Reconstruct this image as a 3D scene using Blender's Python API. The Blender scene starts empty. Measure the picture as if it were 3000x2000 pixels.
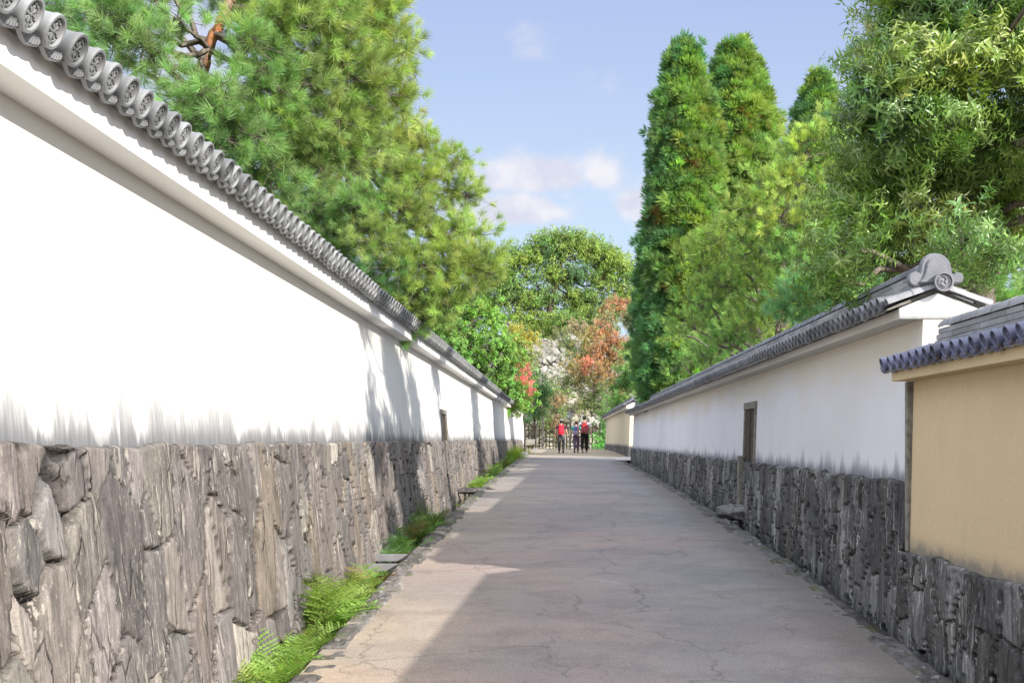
import bpy, math, random
import numpy as np
R = math.radians
SC = bpy.context.scene
COL = SC.collection
rng = np.random.default_rng(7)
random.seed(7)

# ------------------------------------------------------------------ camera
F = 3750.0
K = F/2700.0          # depths below were measured for a 2700 px lens; K turns them into metres
#           # focal length in pixels of the 3000 px wide frame
EYE = 1.70            # eye height; z = 0 is the path where the viewer stands
cam = bpy.data.cameras.new("camera")
cam.sensor_width = 36.0
cam.lens = F / 3000 * 36
cam.shift_x = -140 / 3000
cam.shift_y = 289 / 3000
cam.clip_start = 0.05
cam.clip_end = 3000
camo = bpy.data.objects.new("camera", cam)
camo.location = (0, 0, EYE)
camo.rotation_euler = (R(90), 0, 0)
COL.objects.link(camo)
SC.camera = camo
SC.render.resolution_x = 1024
SC.render.resolution_y = 682

# ------------------------------------------------------------------ sun, exposure
SUNV = np.array([1.6, -1.12*K, 1.0]); SUNV /= np.linalg.norm(SUNV)      # towards the sun
ELEV = math.asin(SUNV[2])
sl = bpy.data.lights.new("sun", 'SUN')
sl.energy = 3.7
sl.angle = R(0.5)
sl.color = (1.0, 0.94, 0.85)
so = bpy.data.objects.new("sun", sl)
from mathutils import Vector, Matrix
so.rotation_euler = Vector(SUNV).to_track_quat('Z', 'Y').to_euler()
so.location = (12, -10, 14)
COL.objects.link(so)
SC.view_settings.view_transform = 'Standard'
SC.view_settings.look = 'None'
SC.view_settings.exposure = 1.12
SC.view_settings.gamma = 1.0
SC.cycles.max_bounces = 8
SC.cycles.transparent_max_bounces = 8

# ------------------------------------------------------------------ node helper
class NT:
    def __init__(s, tree):
        s.t = tree; s.n = tree.nodes; s.l = tree.links
    def add(s, kind, ins=None, **props):
        nd = s.n.new(kind)
        for k, v in props.items(): setattr(nd, k, v)
        if ins:
            for k, v in ins.items():
                sock = nd.inputs[k]
                if isinstance(v, bpy.types.NodeSocket): s.l.new(v, sock)
                elif isinstance(v, bpy.types.Node): s.l.new(v.outputs[0], sock)
                else: sock.default_value = v
        return nd
    def math(s, op, a, b=0.0, clamp=False, c=None):
        d = {0: a, 1: b}
        if c is not None: d[2] = c
        return s.add('ShaderNodeMath', d, operation=op, use_clamp=clamp).outputs[0]
    def mix(s, f, a, b, mode='MIX'):
        nd = s.add('ShaderNodeMix', None, data_type='RGBA', blend_type=mode)
        for i, v in ((0, f), (6, a), (7, b)):
            if isinstance(v, bpy.types.NodeSocket): s.l.new(v, nd.inputs[i])
            else: nd.inputs[i].default_value = v if i == 0 or len(v) == 4 else (*v, 1)
        return nd.outputs[2]
    def noise(s, vec, scale=1, detail=4, rough=.55, dist=0, off=0.0):
        return s.add('ShaderNodeTexNoise', {'Vector': vec, 'Scale': scale, 'Detail': detail, 'Roughness': rough, 'Distortion': dist}).outputs[0]
    def scale(s, vec, v3, loc=(0, 0, 0), rot=(0, 0, 0)):
        return s.add('ShaderNodeMapping', {'Vector': vec, 'Scale': v3, 'Location': loc, 'Rotation': rot}).outputs[0]
    def ramp(s, f, lo, hi, a=0.0, b=1.0, smooth=True):
        return s.add('ShaderNodeMapRange', {'Value': f, 1: lo, 2: hi, 3: a, 4: b}, interpolation_type='SMOOTHSTEP' if smooth else 'LINEAR').outputs[0]

def newmat(name, rough=0.85, spec=0.3):
    m = bpy.data.materials.new(name); m.use_nodes = True
    t = NT(m.node_tree)
    bs = m.node_tree.nodes['Principled BSDF']
    bs.inputs['Roughness'].default_value = rough
    bs.inputs['Specular IOR Level'].default_value = spec
    pos = t.add('ShaderNodeNewGeometry').outputs['Position']
    return m, t, bs, pos

def bump(t, bs, h, strength=.4, dist=.01):
    b = t.add('ShaderNodeBump', {'Height': h, 'Strength': strength, 'Distance': dist})
    t.l.new(b.outputs[0], bs.inputs['Normal'])

def simple(name, col, rough=.8, var=.12, scale=8, spec=.3, metal=0, bumps=.2):
    m, t, bs, pos = newmat(name, rough, spec)
    oc = t.add('ShaderNodeTexCoord').outputs['Object']
    n = t.noise(oc, scale, 5)
    a = tuple(c * (1 - var) for c in col); b = tuple(min(1, c * (1 + var)) for c in col)
    t.l.new(t.mix(t.ramp(n, .3, .7), a, b), bs.inputs['Base Color'])
    bs.inputs['Metallic'].default_value = metal
    if bumps: bump(t, bs, t.noise(oc, scale * 6, 4), bumps, .004)
    return m

# ------------------------------------------------------------------ world
W = bpy.data.worlds.new("World"); SC.world = W; W.use_nodes = True
wt = NT(W.node_tree)
bg = W.node_tree.nodes['Background']
sky = wt.add('ShaderNodeTexSky')
sky.sky_type = 'NISHITA'; sky.sun_disc = False
sky.sun_elevation = ELEV
sky.sun_rotation = math.atan2(SUNV[0], SUNV[1])
sky.air_density = 1.0; sky.dust_density = 0.6; sky.ozone_density = 1.6
dirn = wt.add('ShaderNodeTexCoord').outputs['Generated']
sx = wt.add('ShaderNodeSeparateXYZ', {0: dirn})
dy = wt.math('MAXIMUM', sx.outputs[1], 0.05)
dy = wt.math('MULTIPLY', dy, 1/K)
u = wt.math('DIVIDE', sx.outputs[0], dy)
v = wt.math('DIVIDE', sx.outputs[2], dy)
uv = wt.add('ShaderNodeCombineXYZ', {0: u, 1: v}).outputs[0]
cn = wt.noise(uv, 16, 9, .62, .15)
cn2 = wt.noise(uv, 5, 5, .6)
def cloud(cx, cy, rx, ry, amp, flat=1.0):
    du = wt.math('DIVIDE', wt.math('SUBTRACT', u, cx), rx)
    dv = wt.math('DIVIDE', wt.math('SUBTRACT', v, cy), ry)
    dvn = wt.math('MULTIPLY', wt.math('MINIMUM', dv, 0.0), flat)
    dvp = wt.math('MAXIMUM', dv, 0.0)
    q = wt.math('ADD', wt.math('MULTIPLY', du, du), wt.math('ADD', wt.math('MULTIPLY', dvn, dvn), wt.math('MULTIPLY', dvp, dvp)))
    return wt.math('MULTIPLY', wt.math('EXPONENT', wt.math('MULTIPLY', q, -1.0)), amp)
cl = None
for c in ((-.035, .283, .080, .028, 1.25, 1.6), (.045, .290, .030, .028, 1.1, 1.4), (-.055, .247, .068, .024, 1.35, 1.8), (.085, .252, .03, .030, 1.0, 1.5),
          (.0, .265, .05, .016, .55, 1), (-.035, .44, .045, .018, .36, 1), (-.095, .452, .015, .010, .34, 1), (-.03, .422, .03, .014, .36, 1), (.055, .39, .04, .022, .33, 1), (.30, .39, .03, .012, .40, 1), (-.42, .42, .09, .10, .62, 1),
          (-.5, .3, .2, .05, .8, 2), (.6, .28, .2, .06, .8, 2), (-1.0, .4, .3, .1, .8, 2), (1.3, .4, .3, .1, .8, 2)):
    q = cloud(*c)
    cl = q if cl is None else wt.math('MAXIMUM', cl, q)
dens = wt.math('ADD', cl, wt.math('MULTIPLY', wt.math('SUBTRACT', cn, .5), 2.6))
gate = wt.ramp(cl, .06, .28)
dens = wt.math('MULTIPLY', wt.math('MULTIPLY', wt.ramp(dens, .05, .95), gate), wt.ramp(cl, .2, .8, .4, .95))
frontal = wt.ramp(sx.outputs[1], .05, .15)
dens = wt.math('MULTIPLY', dens, frontal)
ctint = wt.mix(wt.ramp(wt.noise(wt.scale(uv, (1, 1, 1), (0, -.012, 0)), 20, 5), .35, .65), (2.55, 2.62, 3.1), (3.25, 3.2, 3.4))
skyc = wt.mix(.90, sky.outputs[0], wt.mix(wt.ramp(v, .1, .55), (2.25, 2.75, 3.35), (1.55, 1.88, 2.95)))
final = wt.mix(dens, skyc, ctint)
# added bright cloud, out of view overhead and behind, to raise ambient light
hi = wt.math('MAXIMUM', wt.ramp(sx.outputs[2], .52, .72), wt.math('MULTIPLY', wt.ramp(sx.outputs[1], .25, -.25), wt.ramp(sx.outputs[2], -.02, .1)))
added_cover = wt.ramp(wt.noise(dirn, 2.6, 7, .6), .36, .52)
final = wt.mix(wt.math('MULTIPLY', hi, added_cover), final, (7.4, 7.7, 8.3))
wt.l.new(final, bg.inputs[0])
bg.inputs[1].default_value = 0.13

# ------------------------------------------------------------------ mesh helpers
def tag(o, label=None, cat=None, group=None, kind=None):
    if label: o['label'] = label
    if cat: o['category'] = cat
    if group: o['group'] = group
    if kind: o['kind'] = kind
    return o

def empty(name, loc, label, cat, group=None, rz=0):
    o = bpy.data.objects.new(name, None); o.location = loc; o.rotation_euler = (0, 0, rz)
    o.empty_display_size = .3
    COL.objects.link(o)
    return tag(o, label, cat, group)

def link(name, me, parent=None, mats=None):
    o = bpy.data.objects.new(name, me); COL.objects.link(o)
    if parent is not None:
        o.parent = parent
        # meshes are written in world coordinates: keep them there
        mw = Matrix.Translation(parent.location) @ parent.rotation_euler.to_matrix().to_4x4() if parent.parent is None else None
        if parent.parent is None: o.matrix_parent_inverse = mw.inverted()
    return o

def npmesh(name, V, Fa, mat, parent=None, smooth=False, col=None, mats=None, mi=None):
    """V (n,3); Fa: array (m,k) or list of such arrays"""
    V = np.asarray(V, dtype=np.float32)
    if not isinstance(Fa, (list, tuple)): Fa = [Fa]
    Fa = [np.asarray(f, dtype=np.int32) for f in Fa if len(f)]
    me = bpy.data.meshes.new(name)
    nl = sum(f.size for f in Fa); nf = sum(f.shape[0] for f in Fa)
    me.vertices.add(len(V)); me.loops.add(nl); me.polygons.add(nf)
    me.vertices.foreach_set('co', V.ravel())
    me.loops.foreach_set('vertex_index', np.concatenate([f.ravel() for f in Fa]))
    tot = np.concatenate([np.full(f.shape[0], f.shape[1], np.int32) for f in Fa])
    st = np.concatenate([[0], np.cumsum(tot)[:-1]]).astype(np.int32)
    me.polygons.foreach_set('loop_start', st); me.polygons.foreach_set('loop_total', tot)
    if smooth: me.polygons.foreach_set('use_smooth', np.ones(nf, bool))
    if col is not None:
        ca = me.color_attributes.new('tint', 'FLOAT_COLOR', 'POINT')
        c4 = np.ones((len(V), 4), np.float32); c4[:, :col.shape[1]] = col
        ca.data.foreach_set('color', c4.ravel())
    for m in (mats or [mat]): me.materials.append(m)
    if mi is not None: me.polygons.foreach_set('material_index', np.asarray(mi, np.int32))
    me.update(); me.validate()
    return link(name, me, parent)

class MB:
    """collects shapes into one mesh"""
    def __init__(s): s.v = []; s.f = []; s.n = 0
    def raw(s, V, Fs):
        V = np.asarray(V, float).reshape(-1, 3)
        s.v.append(V)
        for f in Fs: s.f.append([i + s.n for i in f])
        s.n += len(V)
    def box(s, lo, hi, bev=0.0):
        x0, y0, z0 = lo; x1, y1, z1 = hi
        if bev <= 0:
            s.raw([(x0,y0,z0),(x1,y0,z0),(x1,y1,z0),(x0,y1,z0),(x0,y0,z1),(x1,y0,z1),(x1,y1,z1),(x0,y1,z1)],
                  [(0,3,2,1),(4,5,6,7),(0,1,5,4),(1,2,6,5),(2,3,7,6),(3,0,4,7)])
        else:
            b = bev; pts = []
            sec = [(x0+b,y0),(x1-b,y0),(x1,y0+b),(x1,y1-b),(x1-b,y1),(x0+b,y1),(x0,y1-b),(x0,y0+b)]
            cx, cy = (x0+x1)/2, (y0+y1)/2
            sc2 = [(cx+(x-cx)*(1-2*b/(x1-x0)), cy+(y-cy)*(1-2*b/(y1-y0))) for x, y in sec]
            rings = [[(x,y,z0) for x,y in sc2], [(x,y,z0+b) for x,y in sec], [(x,y,z1-b) for x,y in sec], [(x,y,z1) for x,y in sc2]]
            s.rings(rings, cap=True)
    def rings(s, rings, cap=True, closed=True):
        k = len(rings[0]); V = [p for r in rings for p in r]; Fs = []
        for i in range(len(rings)-1):
            for j in range(k if closed else k-1):
                a = i*k+j; b = i*k+(j+1) % k
                Fs.append((a, b, b+k, a+k))
        if cap:
            Fs.append(tuple(range(k))[::-1]); Fs.append(tuple(range((len(rings)-1)*k, len(rings)*k)))
        s.raw(V, Fs)
    def tube(s, pts, rad, seg=8, cap=True):
        pts = [np.array(p, float) for p in pts]
        if not hasattr(rad, '__len__'): rad = [rad]*len(pts)
        rings = []; up = None
        for i, p in enumerate(pts):
            d = pts[min(i+1, len(pts)-1)] - pts[max(i-1, 0)]
            d /= (np.linalg.norm(d) + 1e-9)
            if up is None:
                up = np.array([0, 0, 1.]) if abs(d[2]) < .9 else np.array([1., 0, 0])
            a = np.cross(d, up); a /= (np.linalg.norm(a)+1e-9); b = np.cross(a, d); up = b
            rings.append([tuple(p + rad[i]*(math.cos(2*math.pi*k/seg)*a + math.sin(2*math.pi*k/seg)*b)) for k in range(seg)])
        s.rings(rings, cap)
    def prism_y(s, sec, y0, y1):
        """closed cross-section (x,z) extruded along y"""
        k = len(sec)
        V = [(x, y0, z) for x, z in sec] + [(x, y1, z) for x, z in sec]
        Fs = [(j, (j+1) % k, (j+1) % k + k, j+k) for j in range(k)] + [tuple(range(k))[::-1], tuple(range(k, 2*k))]
        s.raw(V, Fs)
    def build(s, name, mat, parent=None, smooth=False):
        me = bpy.data.meshes.new(name)
        V = np.concatenate(s.v) if s.v else np.zeros((0, 3))
        me.from_pydata(V.tolist(), [], s.f)
        if smooth:
            me.polygons.foreach_set('use_smooth', np.ones(len(me.polygons), bool))
        me.materials.append(mat)
        me.update()
        import bmesh
        bm = bmesh.new(); bm.from_mesh(me); bmesh.ops.recalc_face_normals(bm, faces=bm.faces); bm.to_mesh(me); bm.free()
        if smooth and hasattr(me, 'set_sharp_from_angle'): me.set_sharp_from_angle(angle=R(40))
        return link(name, me, parent)

# ------------------------------------------------------------------ numpy noise
_P = rng.random((256, 256)).astype(np.float64)
def vnoise(x, y):
    x = np.asarray(x, float); y = np.asarray(y, float)
    xi = np.floor(x).astype(int); yi = np.floor(y).astype(int)
    fx = x - xi; fy = y - yi
    fx = fx*fx*(3-2*fx); fy = fy*fy*(3-2*fy)
    a = _P[xi % 256, yi % 256]; b = _P[(xi+1) % 256, yi % 256]
    c = _P[xi % 256, (yi+1) % 256]; d = _P[(xi+1) % 256, (yi+1) % 256]
    return (a*(1-fx)+b*fx)*(1-fy) + (c*(1-fx)+d*fx)*fy - .5
def fbm(x, y, o=4, g=.5):
    r = 0; a = 1.0
    for i in range(o):
        r = r + a*vnoise(x*2**i + 17.3*i, y*2**i + 5.1*i); a *= g
    return r

# ------------------------------------------------------------------ levels
_hY = K*np.array([-20, -6, 0, 3, 6, 10, 13, 18.6, 27, 35, 42, 50, 58, 66, 90])
_hh = np.array([1.78, 1.75, 1.71, 1.65, 1.55, 1.335, 1.225, 1.07, .925, .82, .70, .625, .60, .60, .60])
_ys = np.linspace(-25, 125, 3001)
_hs = np.interp(_ys, _hY, _hh)
_k = np.hanning(61); _k /= _k.sum()
_hs = np.convolve(np.pad(_hs, 30, mode='edge'), _k, mode='valid')
def roadz(y): return EYE - np.interp(y, _ys, _hs)
def at(x, y, Y): return np.array([(x-1640)/F*Y*K, Y*K, EYE + (1289-y)/F*Y*K])

# ================================================================== materials
def mat_plaster(name, col, z0, stain=.45, colb=(.24, .25, .28), top=None, ztop=0, grain=0, seed=0.0, stf=.80):
    m, t, bs, pos = newmat(name, .9, .15)
    s = t.add('ShaderNodeSeparateXYZ', {0: pos})
    z = t.math('SUBTRACT', s.outputs[2], z0)
    big = t.noise(t.scale(pos, (.35, .35, .35), (seed, 3, 1)), 1, 5)
    base = t.mix(t.ramp(big, .35, .7), col, tuple(c*.90 for c in col))
    if top is not None:
        tn = t.noise(t.scale(pos, (.6, .6, 1.4)), 1, 5)
        zz = t.math('ADD', t.math('SUBTRACT', s.outputs[2], ztop), t.math('MULTIPLY', t.math('SUBTRACT', tn, .5), .9))
        base = t.mix(t.ramp(zz, -.5, .05), base, top)
    # rain and splash streaks that rise from the stones
    st = t.noise(t.scale(pos, (4.5, 4.5, .7), (seed, 0, 0)), 1, 7, .72)
    st2 = t.noise(t.scale(pos, (22, 22, 1.6)), 1, 5, .7)
    st3 = t.noise(t.scale(pos, (1.1, 1.1, .3), (0, seed, 0)), 2.2, 4)
    hgt = t.math('ADD', t.ramp(st3, .32, .68, stain*.12, stain*1.05), t.ramp(st, .3, .7, -stain*.22, stain*.25))
    hgt = t.math('ADD', hgt, t.ramp(st2, .3, .7, -stain*.10, stain*.10))
    f = t.ramp(t.math('DIVIDE', z, t.math('MAXIMUM', hgt, .03)), .15, 1.15, 1, 0)
    f = t.math('MULTIPLY', f, t.ramp(st2, .25, .65, .6, 1))
    dr = t.noise(t.scale(pos, (7, 7, .10), (seed, 2, 0)), 1, 3, .6)
    f = t.math('MULTIPLY', f, t.ramp(dr, .60, .66, 1, .25))
    c = t.mix(t.math('MULTIPLY', f, stf), base, colb)
    lo = t.ramp(z, .0, .16, .6, 0)
    c = t.mix(lo, c, tuple(q*.8 for q in colb))
    # faint long runs below the eave
    r2 = t.noise(t.scale(pos, (5, 5, .15)), 1, 4, .7)
    c = t.mix(t.ramp(r2, .55, .8, 0, .16), c, tuple(q*.72 for q in col))
    if grain:
        fk = t.noise(t.scale(pos, (60, 60, 25)), 1, 2, .5)
        c = t.mix(t.ramp(fk, .63, .70, 0, .45), c, tuple(min(1, q*1.35) for q in col))
        c = t.mix(t.ramp(t.noise(pos, 2.2, 5), .5, .75, 0, .3), c, tuple(q*.78 for q in col))
        sp = t.noise(pos, 120, 2, .5)
        c = t.mix(t.ramp(sp, .64, .74, 0, .55), c, tuple(q*.55 for q in col))
    t.l.new(c, bs.inputs['Base Color'])
    bump(t, bs, t.math('ADD', t.noise(pos, 3.0, 5), t.math('MULTIPLY', t.noise(pos, 60, 3), .12)), .35, .02)
    return m

def mat_stone(name, dark=1.0, lich=(.50, .49, .46), lamt=.5, streak=(9, 9, 1.1), moss=0.0, seed=0.0):
    m, t, bs, pos = newmat(name, .88, .25)
    at_ = t.add('ShaderNodeAttribute', attribute_name='tint')
    tint = at_.outputs['Color']
    wv = t.noise(pos, 2.2, 4)
    pw = t.add('ShaderNodeVectorMath', {0: pos, 1: t.add('ShaderNodeCombineXYZ', {0: t.math('MULTIPLY', wv, .06), 1: t.math('MULTIPLY', wv, .14), 2: 0.0}).outputs[0]}, operation='ADD').outputs[0]
    s1 = t.noise(t.scale(pw, streak, (seed, 0, 0)), 1, 8, .68, .3)
    s2 = t.noise(t.scale(pw, tuple(q*3.4 for q in streak)), 1, 6, .7)
    fine = t.noise(pos, 90, 5, .7)
    mid = t.noise(pos, 9, 6, .65)
    v = t.math('ADD', t.math('MULTIPLY', t.ramp(s1, .3, .7, .62, 1.3), 1.0), t.ramp(s2, .3, .7, -.22, .22))
    v = t.math('MULTIPLY', v, t.ramp(fine, .3, .7, .80, 1.17))
    v = t.math('MULTIPLY', v, t.ramp(mid, .3, .7, .82, 1.14))
    v = t.math('MULTIPLY', v, dark)
    c = t.mix(1.0, tint, t.add('ShaderNodeCombineColor', {0: v, 1: v, 2: v}).outputs[0], 'MULTIPLY')
    warm = t.noise(t.scale(pos, (2.2, 2.2, .8), (4, 4, 4)), 1, 5)
    c = t.mix(t.ramp(warm, .58, .75, 0, .35), c, t.mix(1.0, c, (1.25, 1.05, .80), 'MULTIPLY'))
    # lichen: pale dashes that follow the grain
    l1 = t.noise(t.scale(pw, (streak[0]*2.1, streak[1]*2.1, streak[2]*2.6), (7, seed, 0)), 1, 5, .62)
    l2 = t.noise(pos, 1.6, 4)
    lf = t.math('MULTIPLY', t.ramp(l1, .58, .625), t.ramp(l2, .42, .60, .10, 1.0))
    c = t.mix(t.math('MULTIPLY', lf, lamt), c, lich)
    sp = t.math('MULTIPLY', t.ramp(t.noise(t.scale(pos, (46, 46, 22)), 1, 3, .6), .60, .66), t.ramp(l2, .4, .6, .1, .9))
    c = t.mix(t.math('MULTIPLY', sp, lamt), c, lich)
    ck = t.add('ShaderNodeTexVoronoi', {'Vector': t.scale(t.add('ShaderNodeVectorMath', {0: pos, 1: t.add('ShaderNodeVectorMath', {0: t.add('ShaderNodeTexNoise', {'Vector': pos, 'Scale': 5.0, 'Detail': 6}).outputs['Color'], 1: (.10, .10, .2)}, operation='MULTIPLY').outputs[0]}, operation='ADD').outputs[0], (4.5, 4.5, 1.2)), 'Scale': 1.0}, feature='DISTANCE_TO_EDGE').outputs['Distance']
    ckf = t.math('MULTIPLY', t.ramp(ck, 0, .035, 1, 0), t.ramp(t.noise(pos, 2.7, 3), .48, .6))
    c = t.mix(t.math('MULTIPLY', ckf, .45), c, (.03, .025, .02))
    if moss:
        mo = t.math('MULTIPLY', t.ramp(t.noise(pos, 3.1, 6, .7), .52, .62), moss)
        c = t.mix(mo, c, (.075, .085, .022))
    t.l.new(c, bs.inputs['Base Color'])
    h = t.math('ADD', t.math('MULTIPLY', s1, 1.0), t.math('ADD', t.math('MULTIPLY', s2, .5), t.math('SUBTRACT', t.math('MULTIPLY', fine, .22), ckf)))
    bump(t, bs, h, .9, .022)
    return m

def mat_tile(name, col=(.27, .275, .29), rough=.42, spec=.5, var=.22, seed=0.0):
    m, t, bs, pos = newmat(name, rough, spec)
    n = t.noise(t.scale(pos, (2.4, 2.4, 2.4), (seed, 0, 0)), 1, 6, .65)
    f = t.noise(pos, 45, 4)
    a = tuple(c*(1-var) for c in col); b = tuple(c*(1+var) for c in col)
    c = t.mix(t.ramp(n, .3, .7), a, b)
    c = t.mix(t.ramp(f, .55, .8, 0, .4), c, tuple(q*1.5 for q in col))
    at_ = t.add('ShaderNodeAttribute', attribute_name='tint')
    c = t.mix(1.0, c, at_.outputs['Color'], 'MULTIPLY')
    t.l.new(c, bs.inputs['Base Color'])
    t.l.new(t.ramp(n, .3, .7, rough-.06, rough+.16), bs.inputs['Roughness'])
    bump(t, bs, f, .12, .004)
    return m

M_WHITE_L = mat_plaster("white_plaster_left", (.66, .657, .64), EYE-.04, .42, (.115, .118, .13), (.62, .60, .545), EYE+1.45)
M_WHITE_R = mat_plaster("white_plaster_right", (.70, .70, .74), EYE-.36, .26, (.17, .17, .21), (.63, .585, .49), EYE+.92, seed=5)
M_OCHRE = mat_plaster("ochre_plaster", (.63, .50, .32), EYE-.86, .16, (.22, .21, .19), None, 0, 1, seed=9)
M_OCHRE2 = mat_plaster("cream_plaster", (.62, .56, .42), EYE-.29, .2, (.25, .24, .22), seed=3)
M_BAND = mat_plaster("band_plaster", (.88, .87, .84), EYE-5, .01)
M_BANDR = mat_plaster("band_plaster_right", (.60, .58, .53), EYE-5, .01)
M_BANDO = mat_plaster("band_plaster_ochre", (.60, .49, .30), EYE-5, .01)
M_GABLE = mat_plaster("gable_plaster", (.84, .84, .83), EYE+.965, .05, (.25, .26, .25))
M_STONE_L = mat_stone("wall_stone_brown", .56, (.42, .39, .34), .7)
M_STONE_R = mat_stone("wall_stone_grey", .62, (.42, .42, .42), 1.0, (10, 10, 1.3), seed=8)
M_STONE_C = mat_stone("castle_stone", 1.0, (.5, .48, .42), .5, (1.4, 1.4, 1.1), .4, seed=3)
M_KERB = mat_stone("kerb_stone", .8, (.36, .36, .36), .7, (7, 2.0, 7), .6, seed=2)
M_TILE_L = mat_tile("roof_tile_grey", (.165, .17, .175), .5)
M_TILE_R = mat_tile("roof_tile_dark", (.15, .155, .175), .40, .5, seed=3)
M_TILE_B = mat_tile("roof_tile_sky_tint", (.13, .14, .225), .30, .5, seed=6)  # blue in the base colour stands in for sky reflected on grey tiles
M_TILE_P = mat_tile("ridge_tile_pale", (.25, .255, .27), .55, .4, .3, seed=6)
M_WOODG = simple("weathered_wood", (.20, .19, .165), .85, .3, 14)
M_WOODD = simple("dark_wood", (.055, .045, .035), .8, .3, 12)
M_BAMBOO = simple("old_bamboo", (.085, .07, .03), .6, .35, 9)
M_CONC = simple("pale_concrete", (.20, .20, .205), .85, .1, 6)
M_METALG = simple("grey_metal", (.25, .25, .25), .5, .1, 6)
M_DARK = simple("shaded_recess", (.05, .045, .04), .9, .2, 6)
M_MUD = simple("wet_mud", (.045, .042, .035), .8, .35, 5)
M_EARTH = simple("earth", (.16, .13, .09), .95, .3, 3)

def mat_road():
    m, t, bs, pos = newmat("path_paving", .82, .3)
    n1 = t.noise(t.scale(pos, (.55, .55, 1)), 1, 6, .6)
    n2 = t.noise(t.scale(pos, (1.7, 2.3, 1)), 1, 8, .72, .3)
    n3 = t.noise(t.scale(pos, (.22, .16, 1), (8, 2, 0)), 1, 4, .6)
    fine = t.noise(pos, 110, 4, .75)
    x = t.add('ShaderNodeSeparateXYZ', {0: pos})
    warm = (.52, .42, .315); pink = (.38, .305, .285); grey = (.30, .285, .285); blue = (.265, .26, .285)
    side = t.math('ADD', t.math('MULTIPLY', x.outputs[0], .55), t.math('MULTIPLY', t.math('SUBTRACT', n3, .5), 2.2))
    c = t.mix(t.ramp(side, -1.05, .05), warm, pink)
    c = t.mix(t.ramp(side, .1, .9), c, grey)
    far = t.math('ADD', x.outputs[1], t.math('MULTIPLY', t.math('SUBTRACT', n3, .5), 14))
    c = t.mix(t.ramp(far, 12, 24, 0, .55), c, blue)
    c = t.mix(t.ramp(n1, .42, .60, 0, .75), c, t.mix(1.0, c, (.74, .79, .86), 'MULTIPLY'))
    n4 = t.noise(t.scale(pos, (.45, .38, 1), (3, 7, 0)), 1, 6, .65)
    c = t.mix(t.ramp(n4, .50, .64, 0, .4), c, t.mix(1.0, c, (1.16, .98, .95), 'MULTIPLY'))
    c = t.mix(t.ramp(n2, .46, .66, 0, .62), c, t.mix(1.0, c, (.66, .64, .66), 'MULTIPLY'))
    # dirt at both edges
    e1 = t.math('ADD', x.outputs[0], t.math('MULTIPLY', t.math('SUBTRACT', n2, .5), .6))
    c = t.mix(t.ramp(e1, 1.7, 2.35, 0, .6), c, (.13, .12, .11))
    c = t.mix(t.ramp(fine, .32, .64, .8, 0), c, (.11, .095, .085))
    c = t.mix(t.ramp(t.noise(pos, 60, 2), .66, .73, 0, .55), c, (.62, .56, .50))
    # cracks
    wob = t.add('ShaderNodeTexNoise', {'Vector': pos, 'Scale': 2.6, 'Detail': 7, 'Roughness': .72})
    pv = t.add('ShaderNodeVectorMath', {0: pos, 1: t.add('ShaderNodeVectorMath', {0: wob.outputs['Color'], 1: (.55, .55, 0)}, operation='MULTIPLY').outputs[0]}, operation='ADD').outputs[0]
    vo = t.add('ShaderNodeTexVoronoi', {'Vector': t.scale(pv, (.95, .62, .01)), 'Scale': 1.0}, feature='DISTANCE_TO_EDGE')
    vo2 = t.add('ShaderNodeTexVoronoi', {'Vector': t.scale(pv, (2.2, 1.7, .01), (3, 4, 0)), 'Scale': 1.0}, feature='DISTANCE_TO_EDGE')
    k1 = t.math('MULTIPLY', t.ramp(vo.outputs['Distance'], .0, .011, 1, 0), t.ramp(t.noise(pos, .7, 3), .42, .55))
    k2 = t.math('MULTIPLY', t.ramp(vo2.outputs['Distance'], .0, .013, 1, 0), t.ramp(t.noise(t.scale(pos, (1, 1, 1), (9, 9, 0)), 1.1, 3), .50, .60))
    kr = t.math('MAXIMUM', k1, t.math('MULTIPLY', k2, .6))
    c = t.mix(t.math('MULTIPLY', kr, .44), c, (.06, .05, .045))
    t.l.new(c, bs.inputs['Base Color'])
    h = t.math('SUBTRACT', t.math('ADD', t.math('MULTIPLY', fine, .5), n2), t.math('MULTIPLY', kr, 1.0))
    bump(t, bs, h, .5, .008)
    return m
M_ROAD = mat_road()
M_PALEPAVE = simple("pale_paving", (.21, .21, .22), .85, .1, 5)
M_DIRT = simple("sandy_ground", (.34, .29, .22), .95, .15, 4)

def mat_water():
    m, t, bs, pos = newmat("ditch_water", .06, .6)
    n = t.noise(pos, 5, 5)
    t.l.new(t.mix(t.ramp(n, .4, .65), (.016, .022, .010), (.045, .06, .02)), bs.inputs['Base Color'])
    bump(t, bs, t.noise(pos, 22, 3), .25, .01)
    return m
M_WATER = mat_water()

# ================================================================== ground, path, ditch
def grid_sheet(name, xs, ys, zf, mat, label=None, kind='structure', parent=None, smooth=True, col=None):
    X, Y = np.meshgrid(xs, ys); Z = zf(X, Y)
    V = np.stack([X, Y, Z], -1).reshape(-1, 3)
    nx = len(xs); ny = len(ys)
    i = np.arange(nx*ny).reshape(ny, nx)
    Fq = np.stack([i[:-1, :-1], i[:-1, 1:], i[1:, 1:], i[1:, :-1]], -1).reshape(-1, 4)
    o = npmesh(name, V, Fq, mat, parent, smooth, col=col)
    if kind: o['kind'] = kind
    return o

def gz(X, Y):
    base = EYE - np.interp(np.clip(Y, -25, 125), _ys, _hs) - .42
    return base - .3*np.clip((np.abs(X) - 4)/8, 0, 1) * 0
big = np.concatenate([[-900, -300, -120, -60, -30, -15], np.linspace(-10, 10, 21), [15, 30, 60, 120, 300, 900]])
bigy = np.concatenate([[-900, -200, -60, -30], np.linspace(-25, 125, 151), [160, 220, 400, 900, 1500]])
o = grid_sheet('ground', big, bigy, gz, M_EARTH)

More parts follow.
